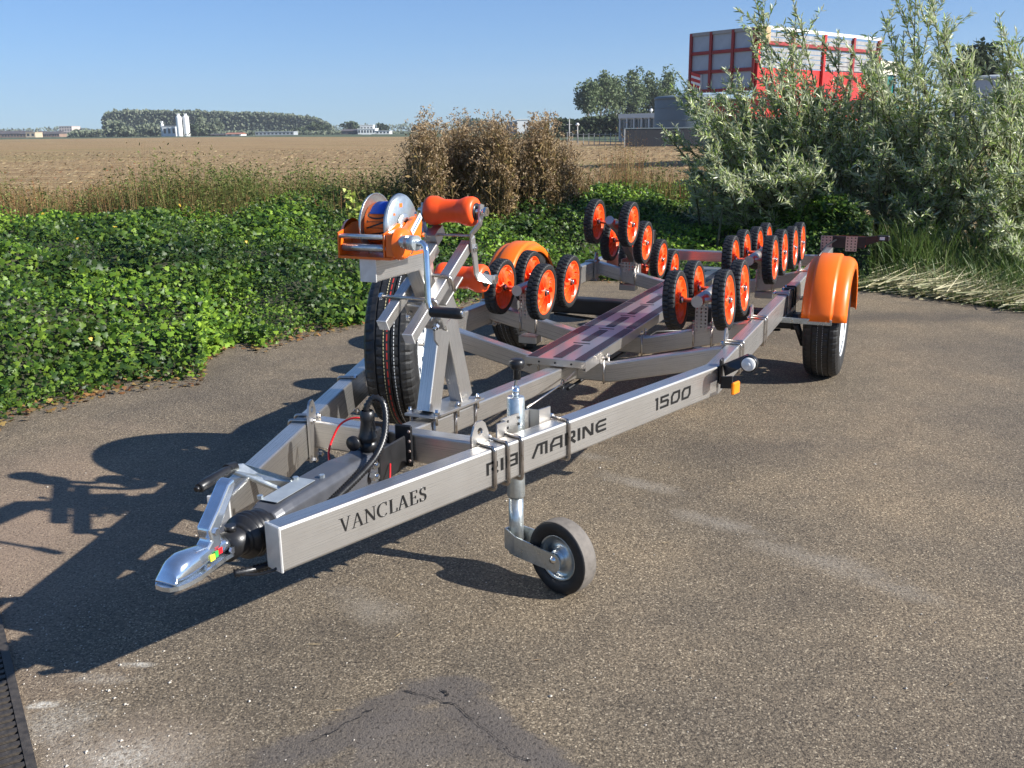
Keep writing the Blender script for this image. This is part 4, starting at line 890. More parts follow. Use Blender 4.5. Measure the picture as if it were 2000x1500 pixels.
# ---- wheeled rollers
def roller_tyre_mesh():
    pr = [(-.0235, .099), (-.0255, .105), (-.0255, .117), (-.0225, .1225), (-.016, .1245), (-.002, .1245), (-.002, .1215), (.002, .1215), (.002, .1245), (.016, .1245), (.0225, .1225), (.0255, .117), (.0255, .105), (.0235, .099)]
    def rf(k, j, r):
        if j in (3, 4, 5): return r-(.0045 if k % 4 == 0 else 0)
        if j in (8, 9, 10): return r-(.0045 if k % 4 == 2 else 0)
        return r
    mb = MB(); mb.lathe(pr, 144, 'Y', closed=True, rf=rf, smooth=False); return mb.mesh('tyre', M['rubber'])
def roller_rim_mesh():
    mb = MB()
    mb.lathe([(-.021, .0995), (-.0225, .0985), (-.021, .094), (-.004, .090), (-.006, .024), (-.020, .021), (-.020, .008), (.020, .008), (.020, .021), (.006, .024), (.004, .090), (.021, .094), (.0225, .0985), (.021, .0995)], 40, 'Y')
    for side in (-1, 1):
        for k in range(10):
            a = 2*PI*k/10; sk = .55
            pts = []
            for i in range(5):
                f = i/4; rr = .022+f*.070; aa = a+sk*f*f*side
                wv = .0035+.006*f; h = .020*side
                er = Vector((math.cos(aa), 0, math.sin(aa))); et = Vector((-math.sin(aa), 0, math.cos(aa)))
                lo_ = Vector((0, .0035*side, 0))
                pts.append([er*rr-et*wv+lo_, er*rr-et*.0012+Vector((0, h*(1-.15*f), 0)), er*rr+et*.0012+Vector((0, h*(1-.15*f), 0)), er*rr+et*(wv*1.6)+lo_])
            vs = [p for q in pts for p in q]; fs = []
            for i in range(4):
                for j in range(3): fs.append((i*4+j, i*4+j+1, i*4+j+5, i*4+j+4))
            mb.add(vs, fs)
    return mb.mesh('rim', M['rim'])
def roller_bolt_mesh():
    mb = MB(); mb.lathe([(-.026, 0), (-.026, .014), (.0265, .014), (.0265, 0)], 16, 'Y')
    me = mb.mesh('hub_washer', M['black'])
    nb = MB(); nb.lathe([(.0265, .0105), (.031, .0105), (.033, .0085), (.033, 0)], 12, 'Y'); nb.lathe([(.026, .007), (.038, .007), (.040, .004), (.040, 0)], 10, 'Y')
    nb.lathe([(-.0265, .0105), (-.031, .0105), (-.033, .0085), (-.033, 0)], 12, 'Y')
    return me, nb.mesh('axle_nut', M['nut'])
TY, RI = roller_tyre_mesh(), roller_rim_mesh(); HU, NU = roller_bolt_mesh()
def roller_wheel(p, tilt, spin):
    rot = Matrix.Rotation(tilt, 3, 'X') @ Matrix.Rotation(spin, 3, 'Y')
    o = part('roller_wheel', None, None, trailer, me=TY, at=p, rot=rot)
    for nme, me in (('rim', RI), ('hub_washer', HU), ('axle_nut', NU)):
        c = bpy.data.objects.new(nme, me); C.objects.link(c); c.parent = o
def perf_plate(mb, o, du, dv, nx, nz, cw, ch, r, th):
    """plate with round holes: origin o (centre), cell axes du, dv, thickness vector th"""
    o, du, dv, th = Vector(o), Vector(du).normalized(), Vector(dv).normalized(), Vector(th)
    for i in range(nx):
        for j in range(nz):
            c = o+du*((i-(nx-1)/2)*cw)+dv*((j-(nz-1)/2)*ch)
            sq = [(cw/2, 0), (cw/2, ch/2), (0, ch/2), (-cw/2, ch/2), (-cw/2, 0), (-cw/2, -ch/2), (0, -ch/2), (cw/2, -ch/2)]
            a = [c+du*x+dv*y for x, y in sq]; b = [c+du*r*math.cos(k*PI/4)+dv*r*math.sin(k*PI/4) for k in range(8)]
            vs = a+b+[v+th for v in a+b]
            fs = []
            for k in range(8):
                k2 = (k+1) % 8; fs += [(k, k2, 8+k2, 8+k), (16+k, 24+k, 24+k2, 16+k2), (8+k, 8+k2, 24+k2, 24+k)]
            mb.add(vs, fs)
    W2, H2 = nx*cw/2, nz*ch/2
    c = [o+du*x*W2+dv*y*H2 for x, y in ((-1, -1), (1, -1), (1, 1), (-1, 1))]
    mb.add(c+[v+th for v in c], [(i, (i+1) % 4, 4+(i+1) % 4, 4+i) for i in range(4)])
def bogie(cx, cy, cz, pitch, s, tilt=.065, half=.158, track=.10):
    """four wheels on a tube with two cross axles"""
    e = Vector((math.cos(pitch), 0, -math.sin(pitch))); c = Vector((cx, cy, cz))
    mb = MB(); a, b = c-e*(half+.045), c+e*(half+.045)
    mb.tube([a, b], .0235, 24); fr = part('roller_cradle', mb, 'steel_dull', trailer)
    ring = MB(); ring.tube([a-e*.0015, a+e*.002], .0245, 24); part('end_disc', ring, 'steel_dull', fr)
    lat = Vector((0, math.cos(tilt), math.sin(tilt)*s))
    am = MB()
    for k in (-1, 1):
        q = c+e*(half*k); am.tube([q-lat*(track+.01), q+lat*(track+.01)], .0095, 12)
        for t in (-1, 1): roller_wheel(q+lat*(track*t), tilt*s, random.uniform(0, 6))
    part('cross_axle', am, 'steel_dull', fr)
    return fr
random.seed(3)
AZ = .535
for s in (1, -1):
    bogie(3.975, .40*s, AZ, 0.0, s)
    mb = MB(); perf_plate(mb, (3.86, .40*s, .46), (0, 1, 0), (0, 0, 1), 3, 9, .0175, .0155, .0045, (.004, 0, 0))
    mb.box((3.975, .40*s+.030, .46), (.10, .004, .12)); mb.box((3.975, .40*s-.030, .46), (.10, .004, .12))
    mt = part('roller_mount', mb, 'steel_dull', trailer)
    mb = MB(); mb.box((3.92, .40*s, .29), (.07, .09, .035), None, .003); part('clamp_block', mb, 'steel_dull', mt)
    for dy in (-.038, .038): ubolt_beam(3.92, .40*s+dy, .435, .31+.02, .054, .0038)
# rear sets: two bogies on a rocker
def rear(s, b1, b2, tilt):
    for (x, z, p) in (b1, b2): bogie(x, .40*s, z, p, s, tilt)
    a, b = Vector((b1[0], .4*s, b1[1]-.02)), Vector((b2[0], .4*s, b2[1]-.02)); m = (a+b)/2-Vector((0, 0, .045))
    mb = MB()
    mb.prism([a+Vector((-.02, -.018, .01)), m+Vector((-.03, -.018, -.03)), m+Vector((.03, -.018, -.03)), b+Vector((.02, -.018, .01)), b+Vector((0, -.018, .03)), m+Vector((0, -.018, .02)), a+Vector((0, -.018, .03))], (0, .036, 0))
    part('rocker_beam', mb, 'steel_dull', trailer)
    mb = MB(); h = m.z-.36
    perf_plate(mb, (5.40, .4*s, .36+h/2), (0, 1, 0), (0, 0, 1), 4, max(5, int(h/.018)), .019, .018, .005, (.004, 0, 0))
    mb.box((5.47, .4*s+.038, .36+h/2), (.15, .004, h+.03)); mb.box((5.47, .4*s-.038, .36+h/2), (.15, .004, h+.03))
    mt = part('roller_mount', mb, 'steel_dull', trailer)
    mb = MB(); mb.box((5.43, .4*s, .30), (.07, .10, .035), None, .003); part('clamp_block', mb, 'steel_dull', mt)
    for dy in (-.045, .045): ubolt_beam(5.43, .4*s+dy, .445, .322, .054, .0038)
rear(1, (5.23, .645, .43), (5.875, .388, .32), .05)
rear(-1, (5.09, .560, .0), (5.81, .535, .02), .04)

# ---- axle, road wheels, mudguards
AX, RW = 4.77, .28
def car_tyre_mesh():
    prof = [(-.070, .172), (-.080, .19), (-.0845, .225), (-.080, .252), (-.071, .268), (-.058, .275), (-.042, .2778), (-.040, .2778), (-.040, .2715), (-.034, .2715), (-.034, .2788), (-.014, .2797), (-.014, .273), (-.008, .273), (-.008, .28)]
    prof = prof+[(-y, r) for y, r in reversed(prof)]
    n = len(prof)
    def rf(k, j, r):
        if k % 4 == 0 and j in (4, 5, n-5, n-6): return r-.003
        if k % 4 == 2 and j in (10, 11, n-11, n-12): return r-.003
        return r
    mb = MB(); mb.lathe(prof, 224, 'Y', rf=rf, smooth=False); return mb.mesh('tyre', M['tyre'])
def car_rim_mesh():
    prof = [(-.072, .168), (-.078, .176), (-.075, .1785), (-.070, .176), (-.066, .166), (-.05, .160), (-.03, .152), (-.012, .150), (-.018, .142), (-.036, .128), (-.040, .110), (-.038, .094), (-.018, .088), (-.012, .074), (-.020, .045), (-.030, .038), (-.030, 0)]
    mb = MB()
    mb.lathe(prof, 96, 'Y', skip=lambda k, j: j in (9, 10) and (k % 8) in (2, 3, 4))
    mb.lathe([(-.012, .150), (.05, .155), (.07, .168), (.076, .1785), (.072, .176)], 60, 'Y')
    for k in range(4):
        a = k*PI/2+.4; mb.lathe([(-.012, .010), (-.026, .009), (-.028, .006), (-.028, 0)], 8, 'Y', (.05*math.cos(a)*1.1, 0, .05*math.sin(a)*1.1))
    return mb.mesh('rim', M['white_rim'])
CT, CR = car_tyre_mesh(), car_rim_mesh()
def stripe_mesh(name, y, wd, n, gap, mat):
    mb = MB()
    for k in range(n):
        a0, a1 = 2*PI*k/n, 2*PI*(k+1-gap)/n; r0, r1 = .2799, .2806
        vs = []
        for a in (a0, (a0+a1)/2, a1):
            for r in (r0, r1):
                for yy in (y-wd/2, y+wd/2): vs.append((r*math.cos(a), yy, r*math.sin(a)))
        fs = []
        for i in range(2):
            o = i*4; fs += [(o+2, o+3, o+7, o+6), (o, o+2, o+6, o+4), (o+1, o+5, o+7, o+3)]
        mb.add(vs, fs)
    return mb.mesh(name, mat)
SR = stripe_mesh('tread_stripe', .0, .0035, 60, .25, simple('red_tread_line', (.45, .03, .02), .6))
SY = stripe_mesh('tread_stripe', .011, .0022, 150, .35, simple('yellow_tread_line', (.55, .5, .3), .6))
SY2 = stripe_mesh('tread_stripe', -.022, .0022, 150, .35, M['sticker'])
SW = [stripe_mesh('tread_stripe', y, .0012, 150, .4, M['sticker']) for y in (-.011, .012)]
def road_wheel(name, p, rot, label, stripes):
    o = part(name, None, None, trailer, me=CT, at=p, rot=rot, label=label)
    for nme, me in [('rim', CR)]+[('tread_stripe', q) for q in stripes]:
        c = bpy.data.objects.new(nme, me); C.objects.link(c); c.parent = o
    return o
for s in (-1, 1):
    rot = Matrix.Rotation(0 if s < 0 else PI, 3, 'Z')
    road_wheel('wheel', (AX, -.812*(-s) if s > 0 else -.812, .31), rot, None, SW)
    mb = MB(); mb.lathe([(-.05, 0), (-.05, .075), (-.01, .085), (.01, .085), (.02, .06), (.06, .03)], 28, 'Y', (AX, 0, 0)); mb.xf(Matrix.Translation((0, .78*s, .31)) @ Matrix.Scale(s, 4, (0, 1, 0)))
    part('brake_drum', mb, 'black_paint', trailer)
    mb = MB(); mb.prism([(AX-.16, .66*s, .31), (AX-.13, .66*s, .27), (AX+.02, .66*s, .28), (AX+.03, .66*s, .33), (AX-.12, .66*s, .345)], (0, .03*s, 0)); part('swing_arm', mb, 'black_paint', trailer)
    # mudguard
    prof = [(-.098, -.045), (-.098, -.022), (-.088, -.010), (-.072, -.006), (-.064, -.006), (-.060, .006), (-.054, .009), (.028, .009), (.034, .006), (.038, -.003), (.046, -.004), (.070, -.005), (.088, -.014), (.098, -.028), (.099, -.060)]
    mb = MB(); vs = []; n = 25; m = len(prof)
    for k in range(n):
        a = math.radians(172-k*(172-2)/(n-1)); 
        for y, dr in prof:
            r = .308+dr; vs.append((AX+r*math.cos(a)*1.02, (.822+y)*s, .31+r*math.sin(a)))
    mb.add(vs, [(k*m+j, k*m+j+1, (k+1)*m+j+1, (k+1)*m+j) for k in range(n-1) for j in range(m-1)], True)
    fd = part('mudguard', mb, 'fender', trailer)
    md = fd.modifiers.new('thick', 'SOLIDIFY'); md.thickness = .004; md.offset = 0
    mb = MB()
    mb.box((AX+.315, .745*s, .352), (.004, .235, .026), None, .001); part('mudguard_arm', mb, 'zinc', trailer); mb = MB(); mb.box((AX-.317, .745*s, .352), (.004, .235, .026), None, .001)
    mb.box((AX-.312, .8615*s, .352), (.014, .003, .0255))
    br = part('mudguard_arm', mb, 'zinc', trailer)
    nm = MB()
    for y in (.69, .76, .84): hexnut(nm, (AX-.319, y*s, .352), (-1, 0, 0), .005, .004)
    part('nut', nm, 'nut', br)
    mb = MB(); mb.box((4.585, .6525*s, .40), (.03, .006, .15), None, .002); mb.box((4.62, .654*s, .352), (.30, .004, .03)); part('bracket_plate', mb, 'zinc', trailer)
    # damper hanging below the axle
    mb = MB(); mb.tube([(4.60, .69*s, .31), (4.66, .72*s, .20)], .016, 12); mb.tube([(4.66, .72*s, .20), (4.68, .73*s, .175), (4.72, .76*s, .19)], .008, 8)
    part('damper', mb, 'black_paint', trailer)
    mb = MB(); mb.tube([(4.59, .66*s, .325), (4.60, .74*s, .32)], .011, 12); part('damper_bolt', mb, 'zinc', trailer)
mb = MB(); polybeam(mb, [(AX-.02, -.66, .30), (AX-.02, .66, .30)], (0, 0, 1), .085, .085, .012); part('axle_tube', mb, 'black_paint', trailer)
mb = MB(); mb.tube([(3.3, .02, .25), (4.5, .03, .24), (4.75, .25, .22), (4.72, .6, .25)], .007, 8); mb.tube([(3.3, -.02, .25), (4.5, -.03, .24), (4.75, -.25, .22), (4.72, -.6, .25)], .007, 8)
part('brake_cable', mb, 'black', trailer)
# spare wheel on the inner side of the far front rail
nsp = Vector((.3036, -.9527, 0)); ysp = .064+sl*(2.7-1.42)
psp = Vector((2.7, ysp, .52))+nsp*.122
# local -Y (dished face) points along nsp
ry = -nsp; rx = Vector((ry.y, -ry.x, 0)); rotsp = Matrix((rx, ry, Vector((0, 0, 1)))).transposed()
road_wheel('spare_wheel', psp, rotsp, None, [SR, SY, SY2])
mb = MB(); q = Vector((2.7, ysp, .46)); mb.box(q+nsp*.015, (.14, .012, .20), rotsp, .002); mb.tube([q+nsp*.01+Vector((0, 0, .06)), psp+nsp*.06], .012, 12)
part('spare_carrier', mb, 'steel_dull', trailer)
for X in (2.47, 2.93): ubolt_rail(X, 1, .01)

# ---- post, winch, bow rollers
post = None
mb = MB()
mb.box((2.35, 0, .4385), (.31, .10, .008), Matrix.Rotation(math.atan(.0827), 3, 'Y'), .001)
bp = part('post_base_plate', mb, 'steel_dull', trailer)
nm = MB()
for x, y in ((2.215, .042), (2.215, -.042), (2.475, -.042), (2.475, .042), (2.345, -.042), (2.345, .042)):
    z = .4385-.0827*(x-2.35)+.004; nm = MB(); nm.tube([(x, y, z-.03), (x, y, z+.016)], .0042, 8); hexnut(nm, (x, y, z), (0, 0, 1), .009, .008); part('base_bolt', nm, 'nut', bp)
for x in (2.215, 2.345, 2.475):
    ubolt_like = MB(); z = .435-.0827*(x-2.35); ubolt_like.tube([(x, -.0345, z), (x, -.0345, z-.075), (x, -.03, z-.0795), (x, .03, z-.0795), (x, .0345, z-.075), (x, .0345, z)], .004, 8)
    part('u_bolt', ubolt_like, 'rod', trailer)
def leg(p0, p1, sx, sy):
    mb = MB(); polybeam(mb, [p0, p1], (0, 1, 0), sy, sx, .004); return part('post_leg', mb, 'steel', trailer)
leg((2.245, 0, .452), (2.318, 0, .672), .070, .042)
leg((2.450, 0, .436), (2.358, 0, .70), .070, .042)
# clamp plates under the inclined tubes
th = math.radians(30.5); ex = Vector((math.cos(th), 0, math.sin(th))); ez = Vector((-math.sin(th), 0, math.cos(th)))
rt = Matrix((ex, Vector((0, 1, 0)), ez)).transposed()
A0 = Vector((2.065, 0, .700))                      # lower ends of the inclined tubes, centre line
for y, l, st in ((-.052, .39, 0), (.046, .37, .042)):
    mb = MB(); p = A0+Vector((0, y, 0))+ez*.003; polybeam(mb, [p+ex*st, p+ex*(l+.01)], (0, 1, 0), .030, .030, .003)
    tb = part('slider_tube', mb, 'steel', trailer)
    mb = MB(); mb.box(p+ex*st, (.003, .031, .031), rt, .001); part('end_plate', mb, 'cap', tb)
mb = MB()
pc = A0+ex*.235-ez*.030
mb.box(pc+Vector((0, 0, 0)), (.12, .15, .006), rt, .001)
for y in (-.028, .028): mb.box(pc-ez*.05+Vector((0, y, 0)), (.10, .005, .10), rt, .001)
pl = part('clamp_plate', mb, 'steel_dull', trailer)
mb = MB(); q = A0+ex*.150-ez*.055+Vector((0, -.012, 0))
mb.box(q+Vector((0, 0, 0)), (.006, .105, .080), rt, .002); fp = part('clamp_plate', mb, 'steel_dull', trailer)
nm = MB()
for y in (-.036, .036):
    for dz in (-.018, .018):
        c = q+Vector((0, y, 0))+ez*dz; nm = MB(); nm.tube([c-ex*.03, c], .0045, 8); hexnut(nm, c-ex*.012, -ex, .0095, .009); part('clamp_bolt', nm, 'nut', fp)
mb = MB(); q2 = A0+ex*.15-ez*.10; mb.prism([q2+Vector((0, -.03, .05)), q2+Vector((.0, -.03, -.03)), q2+Vector((.02, -.03, -.05)), q2+Vector((.045, -.03, .0)), q2+Vector((.03, -.03, .06))], (0, .006, 0)); part('side_gusset', mb, 'steel_dull', trailer)
for k, t in enumerate((.135, .235)):
    for y in (-.052,):
        c = A0+ex*t; pts = [c+Vector((0, .09, 0))+ez*.022, c+Vector((0, y-.016, 0))+ez*.022, c+Vector((0, y-.0225, 0))+ez*.016, c+Vector((0, y-.0225, 0))-ez*.03]
        mb = MB(); mb.tube(pts, .0052, 10); u = part('u_bolt', mb, 'rod', trailer)
        nm = MB(); hexnut(nm, c+Vector((0, .085, 0))+ez*.022, (0, 1, 0), .010, .01); part('nut', nm, 'nut', u)
# winch column between the tubes and beam on top
mb = MB(); polybeam(mb, [(1.972, 0, .889), (2.20, 0, .889), (2.312, 0, .69)], (0, 1, 0), .046, .056, .004)
col = part('winch_column', mb, 'steel', trailer)
mb = MB(); mb.box((1.9705, 0, .889), (.003, .047, .057), None, .001); part('end_plate', mb, 'cap', col)
# winch
wb = MB()
wb.box((2.045, .0, .921), (.17, .150, .006), None, .001)
for s, a in ((1, .075), (-1, .055)):
    y = a if s > 0 else -.055
    wb.prism([(1.962, y, .918), (2.13, y, .918), (2.13, y, .95), (2.10, y, .985), (2.06, y, 1.0), (2.03, y, 1.0), (2.00, y, .99), (1.962, y, .98)], (0, .004, 0))
wb.lathe([(.079, .045), (.088, .042), (.093, .030), (.094, 0)], 28, 'Y', (2.03, 0, .965))
winch = part('winch', wb, 'orange', trailer)
gb = MB(); ys = -.055
gb.prism([(1.963, ys, .922), (2.05, ys, .922), (2.10, ys, .945), (2.112, ys, .995), (2.105, ys, 1.012), (2.085, ys, 1.012), (2.04, ys, .985), (2.01, ys, .990), (1.965, ys, .982)], (0, -.024, 0))
gb.lathe([(-.079, .040), (-.094, .037), (-.100, .028), (-.101, 0)], 28, 'Y', (1.995, 0, .955))
g_ = part('gear_cover', gb, 'orange', winch)
bv = g_.modifiers.new('bev', 'BEVEL'); bv.width = .006; bv.segments = 3; bv.limit_method = 'ANGLE'
nm = MB()
for x, z in ((1.975, .932), (1.975, .975), (2.04, .93), (2.11, .965), (2.075, 1.02)): hexnut(nm, (x, -.079, z), (0, -1, 0), .006, .006)
part('cover_bolt', nm, 'nut', winch)
mb = MB(); mb.box((2.075, -.0805, .995), (.062, .002, .016), Matrix.Rotation(math.radians(-38), 3, 'Y')); sk = part('sticker', mb, 'sticker', winch)
mb = MB(); mb.box((2.075, -.082, .995), (.05, .001, .003), Matrix.Rotation(math.radians(-38), 3, 'Y')); part('print', mb, 'blue_strap', winch)
mb = MB(); mb.tube([(1.968, .078, .972), (1.968, -.056, .972)], .006, 12); mb.tube([(1.975, .07, .944), (1.975, -.056, .944)], .0095, 14); part('cross_rod', mb, 'zinc', winch)
DC = Vector((2.066, 0, .992)); FR = .077
for y, yy in ((-.048, -1), (.036, 1)):
    mb = MB(); mb.lathe([(-.0012, .012), (-.0012, .070), (-.005*yy-.0008, .076), (-.009*yy, FR), (-.009*yy+.001, FR+.0012), (.0012-.004*yy, .0768), (.0012, .070), (.0012, .012)], 56, 'Y', DC+Vector((0, y, 0)))
    mb.lathe([(.004*yy, .012), (.006*yy, .024), (.0012*yy, .030)], 24, 'Y', DC+Vector((0, y-.003, 0)))
    fl = part('spool_flange', mb, 'zinc', winch)
    if yy < 0:
        for ax_, az_ in ((-.01, .05), (-.043, .03)):
            c = DC+Vector((ax_, y-.0016, az_)); t = .006 if az_ > .04 else .0035
            hb = MB(); hb.box(c, (t*2, .001, t*1.6)); part('slot', hb, 'orange_strap', fl)
mb = MB(); mb.lathe([(-.046, .052), (.034, .052)], 48, 'Y', DC); part('strap_roll', mb, 'orange_strap', winch)
# strap outermost turn: slightly bigger radius over the visible arc, blue end piece on top
def arcstrip(r, a0, a1, y0, y1, c, n=14, th=.002):
    vs = []; 
    for i in range(n+1):
        a = math.radians(a0+(a1-a0)*i/n)
        for rr in (r, r+th):
            for y in (y0, y1): vs.append(c+Vector((rr*math.cos(a), y, rr*math.sin(a))))
    fs = []
    for i in range(n):
        o = i*4; fs += [(o+2, o+3, o+7, o+6), (o, o+4, o+5, o+1), (o, o+2, o+6, o+4), (o+1, o+5, o+7, o+3)]
    fs += [(0, 1, 3, 2), (n*4, n*4+2, n*4+3, n*4+1)]
    return vs, fs
mb = MB(); mb.add(*arcstrip(.053, 40, 300, -.038, .029, DC, 40), True); st = part('strap', mb, 'orange_strap', winch)
mb = MB(); mb.add(*arcstrip(.0555, 70, 147, -.030, .018, DC, 16), True); part('strap_end', mb, 'blue_strap', winch)
# ---- lettering (own glyphs)
def thick(pts, w, closed=False):
    """polygon strips for a mitred polyline of width w (or a list of widths)"""
    P = [Vector((p[0], p[1])) for p in pts]; n = len(P); L = []; Rr = []
    ws = w if isinstance(w, (list, tuple)) else [w]*n
    for i in range(n):
        if closed: a, b = P[i-1], P[(i+1) % n]
        else: a = P[i-1] if i else None; b = P[i+1] if i < n-1 else None
        d0 = (P[i]-a).normalized() if a is not None else (b-P[i]).normalized()
        d1 = (b-P[i]).normalized() if b is not None else d0
        n0, n1 = Vector((-d0.y, d0.x)), Vector((-d1.y, d1.x)); m = (n0+n1); 
        m = n0 if m.length < 1e-4 else m.normalized(); k = ws[i]/2/max(.45, m.dot(n0))
        L.append(P[i]+m*k); Rr.append(P[i]-m*k)
    quads = []
    for i in range(n if closed else n-1):
        j = (i+1) % n; quads.append([Rr[i], Rr[j], L[j], L[i]])
    return quads
def arcpts(cx, cy, rx, ry, a0, a1, n=10):
    return [(cx+rx*math.cos(math.radians(a0+(a1-a0)*i/n)), cy+ry*math.sin(math.radians(a0+(a1-a0)*i/n))) for i in range(n+1)]
def serif_glyph(ch):
    T, t = .135, .05; q = []
    def sf(x, y, w=.26): q.extend(thick([(x-w/2, y), (x+w/2, y)], .035))
    if ch == 'V': q += thick([(.16, .98), (.42, .03)], [T, T*.8]); q += thick([(.42, .03), (.68, .98)], t); sf(.15, .98, .34); sf(.69, .98, .26); wd = .84
    elif ch == 'A': q += thick([(.10, .02), (.39, .98)], t); q += thick([(.39, .98), (.68, .02)], [T*.8, T]); q += thick([(.2, .36), (.56, .36)], t); sf(.10, .02, .25); sf(.69, .02, .34); wd = .84
    elif ch == 'N': q += thick([(.16, .02), (.16, .98)], t); q += thick([(.14, .96), (.72, .04)], T); q += thick([(.72, .02), (.72, .98)], t); sf(.14, .02, .26); sf(.10, .98, .2); sf(.72, .98, .26); wd = .88
    elif ch == 'C':
        pts = arcpts(.45, .5, .36, .485, 48, 318, 18); ws = [t+(T-t)*max(0, -math.cos(math.radians(48+270*i/18)))**1.2 for i in range(19)]
        q += thick(pts, ws); q += thick([(.71, .99), (.71, .72)], .04); wd = .84
    elif ch == 'L': q += thick([(.2, .02), (.2, .98)], T); sf(.2, .98, .3); q += thick([(.08, .03), (.6, .03)], t); q += thick([(.6, .01), (.64, .26)], t); wd = .68
    elif ch == 'E':
        q += thick([(.2, .02), (.2, .98)], T); q += thick([(.08, .97), (.62, .97)], t); q += thick([(.08, .03), (.64, .03)], t); q += thick([(.2, .51), (.5, .51)], t)
        q += thick([(.61, .98), (.61, .78)], t); q += thick([(.63, .02), (.67, .25)], t); q += thick([(.5, .41), (.5, .61)], t); wd = .74
    elif ch == 'S':
        pts = arcpts(.33, .745, .2, .225, 35, 240, 10)+[(.33, .5)]+arcpts(.31, .255, .22, .23, 60, -145, 10)
        n = len(pts); ws = [t+(T*1.05-t)*math.exp(-((i/(n-1)-.5)/.2)**2) for i in range(n)]
        q += thick(pts, ws); q += thick([(.5, .98), (.5, .74)], .04); q += thick([(.11, .02), (.11, .28)], .04); wd = .62
    else: wd = .4
    return q, wd
def tech_glyph(ch):
    w = .19; q = []
    if ch == 'R': q += thick([(.1, 0), (.1, .9), (.72, .9), (.82, .82), (.82, .52), (.40, .40)], w); q += thick([(.45, .44), (.92, 0)], w*1.1); wd = 1.05
    elif ch == 'I': q += thick([(.12, 0), (.12, 1)], w*1.15); wd = .36
    elif ch == 'B': q += thick([(.12, 0), (.12, 1)], w*1.1); q += thick([(.3, .9), (.88, .9), (.88, .1), (.22, .1)], w); q += thick([(.3, .5), (.88, .5)], w*.8); wd = 1.1
    elif ch == 'M': q += thick([(.0, 0), (.42, .9), (1.12, .9), (1.12, .0)], w); q += thick([(.72, .1), (.72, .8)], w*.9); wd = 1.36
    elif ch == 'A': q += thick([(.1, 0), (.1, .55), (.34, .9), (.95, .9), (.95, 0)], w); q += thick([(.1, .36), (.95, .36)], w*.8); wd = 1.18
    elif ch == 'N': q += thick([(.1, 0), (.1, .86), (.24, .86), (.78, .12), (.9, .12), (.9, 1)], w); wd = 1.12
    elif ch == 'E': q += thick([(1.0, .9), (.34, .9), (.12, .72), (.12, .26), (.24, .1), (1.0, .1)], w); q += thick([(.2, .5), (.98, .5)], w*.85); wd = 1.12
    elif ch == '1': q += thick([(.02, .9), (.22, .9), (.22, 0)], w); wd = .44
    elif ch == '5': q += thick([(.92, .9), (.12, .9), (.12, .54), (.76, .54), (.86, .44), (.82, .1), (.0, .1)], w); wd = 1.08
    elif ch == '0': q += thick([(.3, .9), (.92, .9), (.92, .34), (.72, .1), (.1, .1), (.1, .66)], w, True); wd = 1.12
    else: wd = .6
    return q, wd
def write(text, glyph, place, thickness, name, parent, mat='ink', spacing=.0):
    """place(x, y) maps glyph units (running x, 0..1 height) to a point and a normal"""
    x = 0; k = 0
    for ch in text:
        q, wd = glyph(ch)
        if q:
            mb = MB()
            for poly in q:
                vs = []; 
                for p in poly: a, nn = place(x+p.x, p.y, k*2e-5); vs.append(a+nn*thickness)
                k += 1
                lo = [place(x+p.x, p.y, 0)[0] for p in poly]
                mb.add(vs+lo, [(0, 1, 2, 3), (0, 4, 5, 1), (1, 5, 6, 2), (2, 6, 7, 3), (3, 7, 4, 0)])
            part(name, mb, mat, parent)
        x += wd+spacing
    return x
def total(text, glyph, spacing): return sum(glyph(c)[1]+spacing for c in text)
nr = Vector((-.3036, -.9527, 0)); dr_ = Vector((.9527, -.3036, 0)); pr0 = Vector((1.4195, -.116, 0))
def on_rail(s0, s1, z0, z1, text, glyph, spacing, italic=0.):
    tw = total(text, glyph, spacing); kx = (s1-s0)/tw
    def place(x, y, e): return pr0+dr_*(s0+x*kx+italic*y)+Vector((0, 0, z0+(z1-z0)*y))+nr*(.0004+e), nr
    write(text, glyph, place, .0005, 'letter', near_rail, 'ink', spacing)
on_rail(.146, .402, .387, .421, 'VANCLAES', serif_glyph, .02)
on_rail(.605, .733, .386, .419, 'RIB', tech_glyph, .10)
on_rail(.782, 1.115, .384, .420, 'MARINE', tech_glyph, .08)
on_rail(1.358, 1.572, .381, .421, '1500', tech_glyph, .10)
def on_strap(x, y, e):
    a = math.radians(237-x*27.5); r = .0552+e
    er = Vector((math.cos(a), 0, math.sin(a)))
    return DC+er*r+Vector((0, .024-.054*(y), 0)), er
write('VANC', serif_glyph, lambda x, y, e: on_strap(x, 1-y, e), .0004, 'letter', st, 'ink', .06)

# ---- crank
mb = MB(); mb.tube([(1.985, -.079, .962), (1.965, -.125, .962)], .016, 16); mb.tube([(1.968, -.118, .962), (1.962, -.145, .962)], .0185, 16)
crank = part('crank_boss', mb, 'zinc', winch)
mb = MB(); pts = [(1.967, -.13, .962), (1.967, -.158, .962), (1.965, -.166, .955), (1.963, -.169, .943), (1.952, -.176, .825), (1.952, -.180, .812), (1.952, -.188, .804), (1.952, -.27, .802)]
mb.tube(pts, .0075, 12); cr_ = part('crank_handle', mb, 'zinc_bright', winch)
mb = MB(); y0 = -.182; mb.lathe([(y0, .004), (y0, .0115), (y0-.004, .0135), (y0-.03, .0128), (y0-.07, .0135), (y0-.082, .0125), (y0-.086, .009), (y0-.087, 0)], 24, 'Y', (1.952, 0, .802)); part('crank_grip', mb, 'black', winch)
